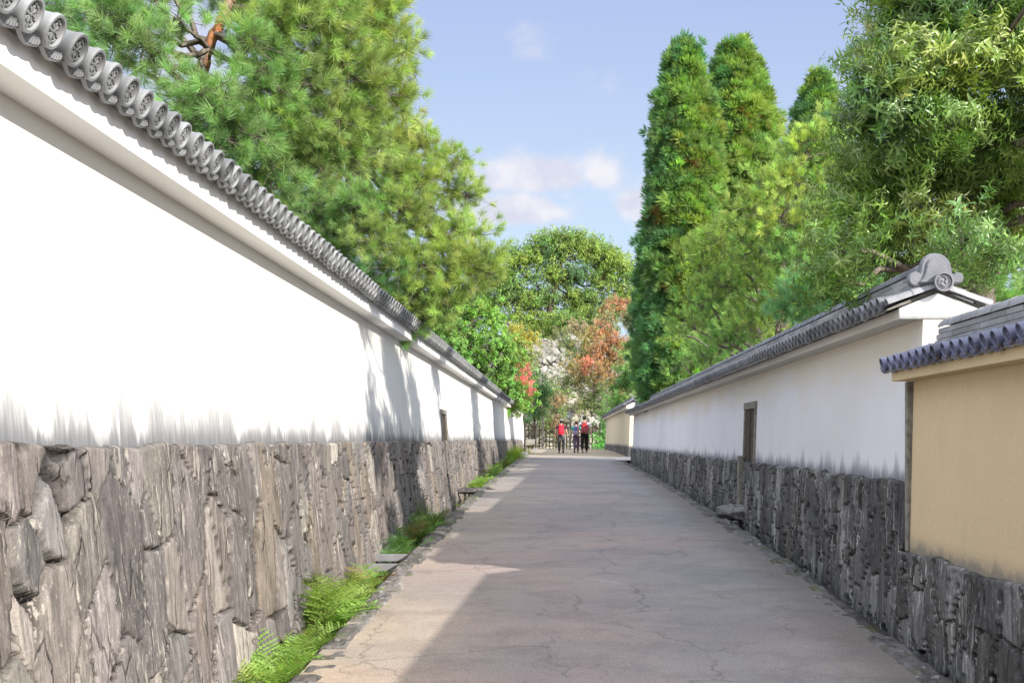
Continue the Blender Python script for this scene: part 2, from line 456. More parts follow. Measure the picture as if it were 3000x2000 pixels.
# the path, its left edge runs under the kerb
ys = np.concatenate([np.arange(-8, 28, .25), np.arange(28, 55.6, .5)])
xs = np.linspace(-1.72, 2.42, 24)
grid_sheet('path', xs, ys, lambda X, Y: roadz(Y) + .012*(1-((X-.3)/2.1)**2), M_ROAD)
ys = np.arange(55.5, 106, 1.0)
grid_sheet('far_path', np.linspace(-3.2, 6.5, 20), ys, lambda X, Y: roadz(Y) + .006, M_DIRT)
grid_sheet('side_street', np.linspace(2.2, 14, 10), np.linspace(50.2, 55.3, 5), lambda X, Y: roadz(Y) + .016, M_PALEPAVE)
grid_sheet('crossing_strip', np.linspace(-1.2, 2.2, 8), np.linspace(51.8, 54.4, 5), lambda X, Y: roadz(Y) + .018, M_PALEPAVE)

def kerb(name, x0, x1, y0, y1, dz, seed, drop_in, moss=True, step=.03, stone=.42):
    """row of rough flat stones as one undulating strip; x0 inner (path side) x1 outer edge, walls fall to the gutter"""
    r = np.random.default_rng(seed)
    ys = [y0]
    while ys[-1] < y1: ys.append(ys[-1] + max(.018, .0035*max(abs(ys[-1]), 3)))
    ys = np.array(ys)
    cuts = [y0 - .1]
    while cuts[-1] < y1 + 1: cuts.append(cuts[-1] + stone*r.uniform(.6, 1.5))
    cuts = np.array(cuts); idx = np.searchsorted(cuts, ys) - 1
    lvl = r.uniform(-.02, .02, len(cuts)+1); wid = r.uniform(-.05, .045, len(cuts)+1); wo = r.uniform(-.03, .03, len(cuts)+1)
    tl = r.uniform(-.10, .10, len(cuts)+1); br = r.uniform(.65, 1.25, len(cuts)+1)
    d = np.minimum(ys - cuts[idx], cuts[np.minimum(idx+1, len(cuts)-1)] - ys)
    joint = np.exp(-(d/.012)**2)
    n = 15
    sgn = 1 if x1 > x0 else -1
    V = []; C = []
    tv = np.linspace(0, 1, n)
    for j in range(n + 4):
        if j < n:
            t = tv[j]
            xa = x0 - sgn*wid[idx] + .02*fbm(ys*4, ys*0+seed, 3); xb = x1 + sgn*wo[idx]*.7 + .02*fbm(ys*5, ys*0+seed+4, 3)
            X = xa + (xb-xa)*t
            edge = min(t, 1-t)
            Z = roadz(ys) + dz + lvl[idx] + tl[idx]*(t-.5)*.12 + .022*fbm(X*9, ys*9, 4) - joint*.03 - .035*math.exp(-(edge/.10)**2)
            if j == 0: Z = roadz(ys) - .03
        else:
            k = j - n + 1
            X = xb + sgn*(.012*k*(k < 3)) + .015*fbm(ys*7, ys*0 + k*1.3, 3)
            Z = roadz(ys) + dz - .02 - (drop_in+dz)*k/4
        V.append(np.stack([X, ys, Z], -1))
        b = br[idx]*(1-.5*joint)
        base = np.array([.21, .19, .175]) if x1 < 0 else np.array([.15, .145, .15])
        C.append(base[None]*b[:, None])
    V = np.stack(V, 1); C = np.stack(C, 1)
    ny, nx = V.shape[:2]
    i = np.arange(ny*nx).reshape(ny, nx)
    Fq = np.stack([i[:-1, :-1], i[:-1, 1:], i[1:, 1:], i[1:, :-1]], -1).reshape(-1, 4)
    if sgn < 0: Fq = Fq[:, ::-1]
    o = npmesh(name, V.reshape(-1, 3), Fq, M_KERB, None, True, col=C.reshape(-1, 3))
    o['kind'] = 'structure'
    return o
kerb('left_kerb', -1.50, -1.74, -4, 55.6, .02, 3, .34)
kerb('right_kerb', 2.28, 2.54, -4, 50, .015, 5, .22, stone=.5)
grid_sheet('ditch_water', np.linspace(-2.35, -1.70, 5), np.arange(-4, 57, .5), lambda X, Y: roadz(Y) - .27, M_WATER)
grid_sheet('gutter', np.linspace(2.5, 3.0, 5), np.arange(-4, 55.6, .5), lambda X, Y: roadz(Y) - .16, M_MUD)

# ================================================================== stone facing
PAL_L = np.array([(.29,.25,.235),(.26,.232,.222),(.32,.285,.265),(.23,.207,.20),(.34,.30,.27),(.28,.26,.25),(.33,.275,.225),(.37,.34,.30)])
PAL_R = np.array([(.13,.13,.135),(.105,.105,.11),(.155,.155,.16),(.12,.12,.12),(.18,.18,.18),(.135,.13,.125)])
PAL_C = .52*np.array([(.52,.50,.44),(.46,.44,.39),(.58,.56,.50),(.50,.47,.40),(.42,.40,.36),(.62,.60,.55)])
def stone_face(name, y0, y1, zbot, ztop, xbase, batter, sgn, parent, mat, pal, seed, fine=.0042, cell=(.34, .62), small=.5,
               depth=.055, top_rough=.022, axis='y', rowh=.013, jw=.013, relief=1.0, cap=.12, pale=.06, minstep=.008, palek=1.5):
    """irregular fitted stones as a height field; s runs along the wall, t upward; sgn = direction in which the face looks"""
    r = np.random.default_rng(seed)
    s = [y0]
    while s[-1] < y1:
        q = max(abs(s[-1]) if axis == 'y' else 1e9, 2.2)
        s.append(s[-1] + (max(minstep, fine*q) if s[-1] > 2.0 or axis != 'y' else .03))
    s = np.array(s) if axis == 'y' else np.arange(y0, y1, minstep)
    zb = zbot(s); zt = ztop(s)
    zt = zt + top_rough*fbm(s*2.4, s*0 + seed, 4)*2 
    H = float(np.max(zt - zb)); nt = max(20, int(H/rowh))
    T = np.linspace(0, 1, nt)
    S = np.repeat(s[:, None], nt, 1); Z = zb[:, None] + (zt-zb)[:, None]*T[None]
    # seeds: a weighted straight-sided cell pattern in a stretched plane
    cw, ch = cell
    seeds = []
    zmin = zb.min() - .5; zmax = zt.max() + .5
    nx_ = int((y1-y0+2)/cw); nz_ = int((zmax-zmin)/ch)+1
    for a_ in range(nx_):
        o_ = r.uniform(0, 1)
        for b_ in range(nz_):
            seeds.append((y0-1+(a_+.5+r.uniform(-.42, .42))*cw, zmin+(b_+o_+r.uniform(-.36, .36))*ch, r.uniform(0, .55)))
    area = (y1-y0+2)*(zmax-zmin)
    for _ in range(int(area*small/(cw*ch))):
        seeds.append((r.uniform(y0-1, y1+1), r.uniform(zmin, zmax), r.uniform(-.1, .12)))
    seeds = np.array(seeds); ns = len(seeds)
    isq = seeds[:, 2] < .13
    off = r.uniform(-.020, .020, ns)*relief; gx = r.uniform(-.09, .09, ns)*relief; gzz = r.uniform(-.05, .06, ns)*relief
    an = r.uniform(0, 2*math.pi, ns); n2 = np.stack([np.cos(an), np.sin(an)*.6], -1); c2 = r.uniform(.0, .10, ns)*cw/.34; k2 = r.uniform(.0, .26, ns)*relief
    an3 = an + r.uniform(1.6, 4.4, ns); n3 = np.stack([np.cos(an3), np.sin(an3)*.6], -1); c3 = r.uniform(.03, .14, ns)*cw/.34; k3 = r.uniform(.0, .32, ns)*relief
    colr = pal[r.integers(0, len(pal), ns)] * r.uniform(.84, 1.16, (ns, 1))
    pk = r.random(ns) < np.where(isq, pale*2.2, pale)
    colr[pk] = colr[pk]*palek
    off[isq] -= .014*relief
    shear = r.uniform(-.30, .30, ns)
    q_ = cw/.34
    Sw = S + .05*q_*fbm(S*1.6/q_, Z*1.1/q_, 3) + .016*fbm(S*19, Z*9, 3)
    Zw = Z + .07*q_*fbm(S*1.7/q_+40, Z*1.5/q_+9, 3) + .022*fbm(S*15+9, Z*10, 3)
    Sw = Sw + .10*fbm(Z*.9/q_+3, S*.5/q_, 2)*q_
    D = np.zeros_like(S); C = np.zeros(S.shape + (3,))
    step = 60
    for c0 in range(0, len(s), step):
        sl_ = slice(c0, min(c0+step, len(s)))
        ym, yM = Sw[sl_].min(), Sw[sl_].max()
        m = (seeds[:, 0] > ym - 2.6*cw) & (seeds[:, 0] < yM + 2.6*cw)
        sd = seeds[m]; id_ = np.nonzero(m)[0]
        px = Sw[sl_].reshape(-1, 1) - sd[None, :, 0]; pz = Zw[sl_].reshape(-1, 1) - sd[None, :, 1]
        dd = (px/cw)**2 + (pz/ch)**2 - sd[None, :, 2]**2
        i1 = np.argmin(dd, 1); ar = np.arange(len(i1)); d1 = dd[ar, i1]; dd[ar, i1] = 9e9
        i2 = np.argmin(dd, 1); d2 = dd[ar, i2]
        sep = np.sqrt(((sd[i1, 0]-sd[i2, 0])/cw)**2 + ((sd[i1, 1]-sd[i2, 1])/ch)**2) + .05
        e = (d2-d1)/(2*sep)*cw*1.15
        g = id_[i1]
        lx = px[ar, i1]; lz = pz[ar, i1]
        ss = Sw[sl_].ravel(); zz = Zw[sl_].ravel()
        jn = np.clip(vnoise(ss*4/q_, zz*4/q_) + .5, 0, 1)
        w = jw*(.30 + 1.7*jn**5)
        crev = np.clip(1 - e/(w*1.6), 0, 1)
        bev = np.clip(.013*q_ - e, 0, 1)
        facet = -k2[g]*np.maximum(0, n2[g, 0]*lx + n2[g, 1]*lz - c2[g]) - k3[g]*np.maximum(0, n3[g, 0]*lx + n3[g, 1]*lz - c3[g])
        fl = fbm((ss+shear[g]*zz)*3.4/q_ + g*.37, zz*1.3/q_, 3)
        ledge = (np.floor(fl*7)/7)*.018*q_
        grain = .006*fbm((ss + shear[g]*zz)*17, zz*1.8, 3)
        dsp = off[g] + gx[g]*lx + gzz[g]*lz + facet*.8 + (ledge + grain)*relief - depth*crev*(.35+1.2*jn) - .5*bev*bev/.013/q_
        tz_ = np.clip((zt[sl_][:, None] - Z[sl_])/.16, 0, 1)
        D[sl_] = dsp.reshape(S[sl_].shape)*(.35+.65*tz_*(2-tz_))
        cc = colr[g]*(1 - .72*np.clip(crev*1.5, 0, 1)[:, None])
        C[sl_] = cc.reshape(S[sl_].shape + (3,))
    # position
    Xf = xbase + sgn*batter*(zt[:, None] - Z)
    X = Xf + sgn*(D + 0.0)
    rows_x = [X]; rows_z = [Z]; rows_c = [C]
    # the top folds back to the plaster
    for k, q in enumerate((.25, .6, 1.0)):
        rows_x.append((X[:, -1] - sgn*cap*q)[:, None]); rows_z.append((Z[:, -1] + (.012, .014, -.03)[k])[:, None]); rows_c.append(C[:, -1:])
    X = np.concatenate(rows_x, 1); Zf = np.concatenate(rows_z, 1); Cf = np.concatenate(rows_c, 1)
    Sf = np.repeat(s[:, None], X.shape[1], 1)
    V = np.stack([X, Sf, Zf], -1) if axis == 'y' else np.stack([Sf, X, Zf], -1)
    ny, nx = X.shape
    i = np.arange(ny*nx).reshape(ny, nx)
    Fq = np.stack([i[:-1, :-1], i[:-1, 1:], i[1:, 1:], i[1:, :-1]], -1).reshape(-1, 4)
    flip = (sgn > 0) if axis == 'y' else (sgn < 0)
    if not flip: Fq = Fq[:, ::-1]
    return npmesh(name, V.reshape(-1, 3), Fq, mat, parent, True, col=Cf.reshape(-1, 3))
# ================================================================== tiled wall tops
def lathe_disc(seg, D, detail):
    """eave end tile, axis along +a (inward); front at a=0. returns V(a, s, z), F"""
    Rr = D/2
    prof = [(.80*Rr, .12), (.81*Rr, .055), (.89*Rr, .022), (Rr, 0.004), (Rr, -.012), (.97*Rr, -.018), (.82*Rr, -.018), (.78*Rr, -.010), (.76*Rr, .004), (0.0, .004)]
    if not detail: prof = [(.84*Rr, .10), (Rr, 0.0), (Rr, -.018), (.80*Rr, -.018), (.76*Rr, .004), (0.0, .004)]
    V = []; Fs = []
    for r_, a in prof[:-1]:
        for k in range(seg):
            th = 2*math.pi*k/seg
            V.append((a, r_*math.cos(th), r_*math.sin(th)))
    c = len(V); V.append((prof[-1][1], 0, 0))
    for i in range(len(prof)-2):
        for k in range(seg):
            a = i*seg+k; b = i*seg+(k+1) % seg
            Fs.append((a, b, b+seg, a+seg))
    i = (len(prof)-2)*seg
    for k in range(seg): Fs.append((i+k, i+(k+1) % seg, c, c))
    return V, Fs

def relief(kind, Rr):
    """raised pattern on the disc"""
    V = []; Fs = []
    def slab(pts, a0, a1):
        n = len(pts); b = len(V)
        for s_, z_ in pts: V.append((a0, s_, z_))
        for s_, z_ in pts: V.append((a1, s_, z_))
        for k in range(n): Fs.append((b+k, b+(k+1) % n, b+(k+1) % n+n, b+k+n))
        if n == 4: Fs.append((b+4, b+5, b+6, b+7))
        else:
            for k in range(1, n-1): Fs.append((b+n, b+n+k, b+n+k+1, b+n+k+1))
    def ring(r0, r1, a1, seg=20, th0=0, th1=2*math.pi):
        for k in range(seg):
            t0 = th0+(th1-th0)*k/seg; t1 = th0+(th1-th0)*(k+1)/seg
            slab([(r0*math.cos(t0), r0*math.sin(t0)), (r1*math.cos(t0), r1*math.sin(t0)), (r1*math.cos(t1), r1*math.sin(t1)), (r0*math.cos(t1), r0*math.sin(t1))], .004, a1)
    if kind == 'wheel':
        for k in range(8):
            th = math.pi/4*k
            q = .22
            slab([(.13*Rr*math.cos(th), .13*Rr*math.sin(th)), (.40*Rr*math.cos(th-q), .40*Rr*math.sin(th-q)), (.52*Rr*math.cos(th), .52*Rr*math.sin(th)), (.40*Rr*math.cos(th+q), .40*Rr*math.sin(th+q))], .004, -.007)
            ring(.57*Rr, .67*Rr, -.008, 3, th-.28, th+.28)
        ring(.0001, .09*Rr, -.008, 8)
    else:
        for k in range(3):
            th = 2*math.pi/3*k
            cx, cz = .26*Rr*math.cos(th), .26*Rr*math.sin(th)
            pts = [(cx+.17*Rr*math.cos(j*math.pi/4), cz+.17*Rr*math.sin(j*math.pi/4)) for j in range(8)]
            slab(pts, .004, -.008)
            for j in range(5):
                t0 = th+.3+.3*j; t1 = t0+.3; w0 = .10*(1-j/5.5); w1 = .10*(1-(j+1)/5.5); rr = .36+.04*j; r1 = .36+.04*(j+1)
                slab([((rr-w0)*Rr*math.cos(t0), (rr-w0)*Rr*math.sin(t0)), ((rr+w0)*Rr*math.cos(t0), (rr+w0)*Rr*math.sin(t0)), ((r1+w1)*Rr*math.cos(t1), (r1+w1)*Rr*math.sin(t1)), ((r1-w1)*Rr*math.cos(t1), (r1-w1)*Rr*math.sin(t1))], .004, -.007)
        ring(.60*Rr, .66*Rr, -.006, 16)
    return V, Fs

def merge(parts):
    V = []; Fs = []; n = 0
    for v, f in parts:
        V += list(v); Fs += [tuple(i+n for i in q) for q in f]; n += len(v)
    return V, Fs

def tile_column(D, pitch, w, rise, detail, pattern, pan_lip=.040, tstep=.24):
    """one column of tiles from the eave (a=0) to the ridge (a=w), in (a, s, z) with z=0 at the disc centre"""
    seg = 24 if detail == 2 else (16 if detail == 1 else 10)
    phi = math.atan2(rise, w)
    def tiltp(q):
        V_, F_ = q
        return [(a*math.cos(phi)-z*math.sin(phi), s_, a*math.sin(phi)+z*math.cos(phi)) for a, s_, z in V_], F_
    parts = [tiltp(lathe_disc(seg, D, detail > 0))]
    if detail == 2: parts.append(tiltp(relief(pattern, D/2)))
    elif detail == 1:
        V = []; Fs = []
        Rr = D/2
        for k in range(8):
            th = math.pi/4*k
            b = len(V)
            for q, r_ in ((-.3, .3), (-.3, .62), (.3, .62), (.3, .3)): V.append((-.006, r_*Rr*math.cos(th+q*.8), r_*Rr*math.sin(th+q*.8)))
            Fs.append((b, b+1, b+2, b+3))
        parts.append(tiltp((V, Fs)))
    # barrels
    V = []; Fs = []
    sg = 8 if detail else 6
    nb = max(1, int(round(w/tstep)))
    for i in range(nb):
        a0 = .02 + (w-.02)*i/nb; a1 = .02 + (w-.02)*(i+1)/nb + .01
        r0 = D*.41; r1 = D*.375
        b = len(V)
        for a, r_ in ((a0, r0), (a1, r1)):
            for k in range(sg+1):
                th = math.pi*k/sg
                V.append((a, r_*math.cos(th), r_*math.sin(th)*.95 + rise*a/w))
            # skirts
        for k in range(sg): Fs.append((b+k, b+k+1, b+sg+1+k+1, b+sg+1+k))
        # little step face of the tile end
        if i:
            c = len(V)
            for k in range(sg+1):
                th = math.pi*k/sg; V.append((a0, r1*.9*math.cos(th), r1*.9*math.sin(th) + rise*a0/w))
            for k in range(sg): Fs.append((b+k, b+k+1, c+k+1, c+k))
    parts.append((V, Fs))
    # pan (concave) between this barrel and the next: front lip and trough
    V = []; Fs = []
    ns = 8 if detail else 4
    sag = .22*D
    def arc(s): return -.10*D - sag*(1-(2*s/pitch)**2)
    ss = [(-.5 + k/ns)*pitch for k in range(ns+1)]
    for k, s_ in enumerate(ss):
        zt = arc(s_); zb = zt - pan_lip
        tp = math.tan(phi)
        V += [(.012-zt*tp, s_+pitch/2, zt), (.012-zb*tp, s_+pitch/2, zb), (.034-zb*tp, s_+pitch/2, zb+.003), (.034-zt*tp, s_+pitch/2, zt-.012), (w, s_+pitch/2, zt-.012+rise)]
    for k in range(ns):
        b = k*5; c = b+5
        Fs += [(b, c, c+1, b+1), (b+1, c+1, c+2, b+2), (b, b+3, c+3, c), (b+3, b+4, c+4, c+3), (b+2, c+2, c+3, b+3)]
    parts.append((V, Fs))
    if detail == 2:   # moulding on the lip
        V = []; Fs = []
        for k in range(7):
            k0 = len(V)
            s_ = pitch*(.2 + .1*k); z0 = arc(s_-pitch/2) - pan_lip*.52
            for q in (0,):
                b = len(V); hw = pitch*.026; hh = pan_lip*.26
                V += [(-.007, s_-hw*.4, z0-hh), (-.007, s_+hw, z0-hh*.4), (-.007, s_+hw*.4, z0+hh), (-.007, s_-hw, z0+hh*.5), (.001, s_-hw*1.2, z0-hh*1.2), (.001, s_+hw*1.3, z0-hh*1.2), (.001, s_+hw*1.3, z0+hh*1.2), (.001, s_-hw*1.2, z0+hh*1.2)]
                Fs += [(b, b+1, b+2, b+3), (b, b+4, b+5, b+1), (b+1, b+5, b+6, b+2), (b+2, b+6, b+7, b+3), (b+3, b+7, b+4, b)]
        V = [(a+.012-z*math.tan(phi), s_, z) for a, s_, z in V]
        parts.append((V, Fs))
    return merge(parts)

def roof_side(name, xe, ze, xr, zr, y0, y1, pitch, D, mat, parent, pattern, lods=(13, 30), visible=True, seed=1):
    """one slope of eave and roof tiles, from eave (xe,ze) up to (xr,zr)"""
    sgn = 1 if xr > xe else -1
    w = abs(xr-xe); rise = zr-ze
    ys = np.arange(y0, y1, pitch)
    r = np.random.default_rng(seed)
    Vs = []; Fs = []; Cs = []; n = 0
    for lod in (2, 1, 0):
        if not visible and lod: continue
        if visible: m = {2: ys < lods[0], 1: (ys >= lods[0]) & (ys < lods[1]), 0: ys >= lods[1]}[lod]
        else: m = ys > -99
        yy = ys[m]
        if not len(yy): continue
        V, F4 = tile_column(D, pitch, w, rise, lod, pattern)
        V = np.array(V); F4 = np.array([q if len(q) == 4 else (*q, q[-1]) for q in F4])
        k = len(V)
        jit = r.normal(0, 1, (len(yy), 3))
        A = np.empty((len(yy), k, 3))
        A[:, :, 0] = xe + sgn*(V[None, :, 0] + .003*jit[:, None, 0])
        A[:, :, 1] = yy[:, None] + V[None, :, 1] + .003*jit[:, None, 1]
        A[:, :, 2] = ze + V[None, :, 2] + .0025*jit[:, None, 2]
        Vs.append(A.reshape(-1, 3))
        Fs.append((F4[None] + (np.arange(len(yy))*k)[:, None, None] + n).reshape(-1, 4))
        Cs.append(np.repeat((1 + .16*jit[:, :1])*np.array([[1, 1, 1.0]]), k, 0))
        n += len(yy)*k
    V = np.concatenate(Vs); F4 = np.concatenate(Fs); C = np.clip(np.concatenate(Cs), .5, 1.5)
    if sgn < 0: F4 = F4[:, ::-1]
    tri = F4[:, 2] == F4[:, 3]; tri2 = F4[:, 0] == F4[:, 1]
    Fl = [F4[~(tri | tri2)], F4[tri][:, :3], F4[tri2][:, 1:]]
    o = npmesh(name, V, Fl, mat, parent, True, col=C)
    if hasattr(o.data, 'set_sharp_from_angle'): o.data.set_sharp_from_angle(angle=R(35))
    return o

def ridge(xc, z0, y0, y1, width, courses, ch, capr, mat, matcap, parent, tile=.27, seed=1, taper=.012):
    r = np.random.default_rng(seed)
    mb = MB()
    for c in range(courses):
        w = width - taper*2*c
        y = y0 - (.5*tile if c % 2 else 0)
        while y < y1:
            a = max(y, y0); b = min(y+tile-.004, y1)
            j = r.normal(0, .0015)
            if b-a > .02:
                z = z0 + c*ch
                mb.box((xc-w/2+j, a, z), (xc+w/2+j, b, z+ch-.006), .003)
            y += tile
    o = mb.build('ridge_course', mat, parent)
    ca = o.data.color_attributes.new('tint', 'FLOAT_COLOR', 'POINT'); nv = len(o.data.vertices)
    t = np.ones((nv, 4)); t[:, :3] = np.repeat(r.uniform(.72, 1.25, (nv//32+1, 1)), 32, 0)[:nv]; ca.data.foreach_set('color', t.ravel().astype(np.float32))
    # inner core
    mb = MB(); zc = z0 + courses*ch
    mb.prism_y([(xc-width/2+taper*courses+.012, z0-.05), (xc+width/2-taper*courses-.012, z0-.05), (xc+width/2-taper*courses-.012, zc-.008), (xc-width/2+taper*courses+.012, zc-.008)], y0+.004, y1-.004)
    mb.build('ridge_core', M_DARK, parent)
    mb = MB(); y = y0; capl = tile*1.05
    tl = []
    while y < y1:
        b = min(y+capl, y1)
        rings = []
        for yy, rr in ((y, capr*1.04), (y+.012, capr*1.07), (b-.012, capr*.99), (b, capr*.95)):
            rings.append([(xc+rr*1.15*math.cos(math.pi*k/12), yy, zc + rr*math.sin(math.pi*k/12)) for k in range(13)])
        mb.rings(rings, False, False); tl.append(52)
        # end face
        mb.raw([(xc+capr*1.2*math.cos(math.pi*k/12), y, zc+capr*1.04*math.sin(math.pi*k/12)) for k in range(13)], [tuple(range(13))]); tl.append(13)
        y = b + .0005
    o = mb.build('ridge_cap', matcap, parent, True)
    ca = o.data.color_attributes.new('tint', 'FLOAT_COLOR', 'POINT'); nv = len(o.data.vertices)
    t = np.ones((nv, 4)); t[:, :3] = np.repeat(r.uniform(.75, 1.2, (nv//65+1, 1)), 65, 0)[:nv]; ca.data.foreach_set('color', t.ravel().astype(np.float32))

def whiten(o):
    nv = len(o.data.vertices)
    ca = o.data.color_attributes.new('tint', 'FLOAT_COLOR', 'POINT'); ca.data.foreach_set('color', np.ones(nv*4, np.float32)); return o

def zsec(pts, s=1): return [(s*x, EYE+z) for x, z in pts]

# ------------------------------------------------------------------ left wall
LY1 = 57.0*K
LW = empty('plaster_wall', (-2.5, 38, 0), 'long white plaster wall on brown stone base, along the left of the path', 'wall')
mb = MB()
mb.prism_y(zsec([(2.345, -.13), (2.335, -.03), (2.456, 1.528), (2.456, 1.60), (3.05, 1.60), (3.05, 1.528), (3.17, -.03), (3.17, -.13)], -1), -3, LY1)
mb.build('plaster_body', M_WHITE_L, LW)
mb = MB()
mb.prism_y(zsec([(2.27, 1.528), (2.27, 1.688), (3.235, 1.688), (3.235, 1.528)], -1), -3, LY1+.05)
mb.build('cornice', M_BAND, LW)
M_UNDER = simple('rough_soffit', (.20, .195, .17), .95, .25, 30, bumps=.6)
mb = MB()
mb.prism_y(zsec([(2.225, 1.6885), (2.225, 1.695), (2.75, 1.94), (3.28, 1.695), (3.28, 1.6885)], -1), -3, LY1+.1)
mb.build('soffit_board', M_UNDER, LW)
mb = MB(); mb.prism_y(zsec([(2.45, -1.95), (2.45, -.131), (3.17, -.131), (3.17, -1.95)], -1), -3, LY1); mb.build('core', M_EARTH, LW)
roof_side('roof_tiles', -2.145, EYE+1.733, -2.75, EYE+2.02, -3+.08, LY1+.1, .232, .158, M_TILE_L, LW, 'wheel', seed=2)
roof_side('back_roof_tiles', -3.33, EYE+1.752, -2.75, EYE+2.02, -3+.08, LY1+.1, .232, .150, M_TILE_L, LW, 'wheel', visible=False, seed=3)
ridge(-2.75, EYE+2.02, -3, LY1+.15, .24, 3, .045, .075, M_TILE_L, M_TILE_L, LW, seed=4)
stone_face('stone_base', -2, LY1+.15, lambda y: roadz(y)-.32, lambda y: EYE-.03+0*y, -2.275, .105, 1, LW, M_STONE_L, PAL_L, 11, cell=(.44, .66), small=.8, pale=.09, relief=.50, jw=.015, depth=.07)
# narrow opening with frame
def slot(parent, s, y0, y1, ztop, zbot, xa, batter, z_ref, fw=.09, jamb_low=None):
    """frame board + dark board door set in a battered face"""
    def X(z): return s*(xa + batter*(z-z_ref))
    def board(name, ya, yb, za, zb, out, th, mat):
        mb = MB()
        P = []
        for z in (za, zb):
            for y, o_ in ((ya, out), (yb, out), (yb, out-th), (ya, out-th)):
                P.append((X(z) - s*o_, y, z))
        mb.raw(P, [(0,1,2,3),(4,5,6,7),(0,1,5,4),(1,2,6,5),(2,3,7,6),(3,0,4,7)])
        mb.build(name, mat, parent)
    board('frame_head', y0-.02, y1+.02, ztop-fw, ztop, .035, .10, M_WOODG)
    board('frame_jamb', y0, y0+fw*.55, zbot, ztop-fw-.001, .03, .10, M_WOODG)
    board('frame_jamb', y1-fw*.9, y1, jamb_low if jamb_low is not None else zbot, ztop-fw-.001, .03, .14, M_WOODG)
    board('door_board', y0+fw*.55, y1-fw*.9, zbot, ztop-fw-.002, .006, .03, M_WOODD)
    board('batten', (y0+y1)/2-.03, (y0+y1)/2+.02, zbot, ztop-fw-.003, .02, .03, M_WOODD)
DL = empty('narrow_door', (-2.4, 18.7*K, EYE), 'narrow dark wooden door in grey frame, let into the long left wall', 'door', 'narrow wooden doors let into the plaster')
slot(DL, -1, 18.35*K, 19.15*K, EYE+.62, EYE-.02, 2.335, .078, EYE-.03, .09)

# end pillar of the left wall
mb = MB()
P = []
for z, xa, yb in ((EYE-.9, -2.12, LY1+.7), (EYE+1.50, -2.32, LY1+.5)):
    P += [(xa, LY1-.1, z), (xa, yb, z), (-3.2, yb, z), (-3.2, LY1-.1, z)]
mb.raw(P, [(0,1,2,3),(4,5,6,7),(0,1,5,4),(1,2,6,5),(2,3,7,6),(3,0,4,7)])
mb.build('end_pier', M_BAND, LW)
mb = MB()
for k in range(5):
    z = EYE + 1.62 + .05*k; q = .55 - .11*k
    mb.box((-2.75-q, LY1+.1, z), (-2.75+q, LY1+.95-.1*k, z+.045), .008)
whiten(mb.build('roof_end', M_TILE_R, LW))

# ------------------------------------------------------------------ right white wall
WY0, WY1 = 7.33*K, 36.0*K
RW = empty('plaster_wall', (3.0, 20, 0), 'shaded white plaster wall with gabled tile roof on dark stone base, right of path', 'wall')
SY0, SY1 = 13.42*K, 14.22*K
mb = MB()
mb.prism_y(zsec([(2.845, -1.9), (2.845, -.34), (2.80+.09, .965), (2.89, 1.02), (3.13, 1.02), (3.13, .965), (3.17, -.34), (3.17, -1.9)]), WY0, WY1)
mb.build('plaster_body', M_WHITE_R, RW)
RW_X = 2.845
mb = MB()
mb.prism_y(zsec([(2.70, .965), (2.70, 1.045), (3.0, 1.165), (3.32, 1.045), (3.32, .965)]), WY0, WY1+.05)
mb.build('cornice', M_BANDR, RW)
mb = MB()
mb.prism_y(zsec([(2.699, .964), (2.699, 1.047), (3.0, 1.168), (3.321, 1.047), (3.321, .964)]), WY0-.012, WY0-.001)
mb.build('gable_plaster', M_GABLE, RW)
mb = MB(); mb.prism_y(zsec([(2.61, 1.046), (3.0, 1.21), (3.41, 1.046), (3.41, 1.03), (3.0, 1.169), (2.61, 1.03)]), WY0+.02, WY1+.08); mb.build('soffit_board', M_UNDER, RW)
roof_side('roof_tiles', 2.575, EYE+1.095, 3.0, EYE+1.235, WY0+.10, WY1+.1, .208, .108, M_TILE_R, RW, 'wheel', lods=(16, 30), seed=5)
roof_side('back_roof_tiles', 3.44, EYE+1.095, 3.0, EYE+1.235, WY0+.10, WY1+.1, .208, .108, M_TILE_R, RW, 'wheel', visible=False, seed=6)
ridge(3.0, EYE+1.24, WY0+.02, WY1+.1, .20, 3, .045, .072, M_TILE_P, M_TILE_R, RW, tile=.36, seed=7)
stone_face('stone_base', WY0-.05, WY1+.1, lambda y: roadz(y)-.22, lambda y: EYE-.345+0*y, 2.79, .04, -1, RW, M_STONE_R, PAL_R, 21, cell=(.27, .52), small=.5, cap=.10, depth=.05, relief=.42, pale=.22, palek=2.2)
# verge tiles at the gable, both slopes, then ornament
def verge(x0, z0, x1, z1, y0, parent, mat, n=2, rad=.055):
    mb = MB()
    for i in range(n):
        t0 = i/n; t1 = (i+1)/n
        a = np.array([x0+(x1-x0)*t0, y0, z0+(z1-z0)*t0]); b = np.array([x0+(x1-x0)*t1, y0, z0+(z1-z0)*t1])
        d = (b-a)/np.linalg.norm(b-a); up = np.array([-d[2], 0, d[0]]); up = up if up[2] > 0 else -up
        rr0 = rad*1.0; rr1 = rad*.90
        rings = []
        for p, rr in ((a, rr0), (b+d*.01, rr1)):
            ring_ = []
            for k in range(13):
                th = math.pi*k/12
                ring_.append(tuple(p + rr*(math.cos(th)*np.array([0, 1., 0]) + math.sin(th)*up)))
            for k in range(13):
                th = math.pi*(12-k)/12
                ring_.append(tuple(p + (rr-.014)*(math.cos(th)*np.array([0, 1., 0]) + math.sin(th)*up)))
            rings.append(ring_)
        mb.rings(rings, False)
        for q, rg in ((0, rings[0]), (1, rings[1])):
            mb.raw([rg[k] for k in range(26)], [(k, k+1, 24-k, 25-k) for k in range(12)])
    o = mb.build('verge_tile', mat, parent, True); whiten(o)
verge(2.60, EYE+1.075, 3.0, EYE+1.215, WY0-.01, RW, M_TILE_P, 2)
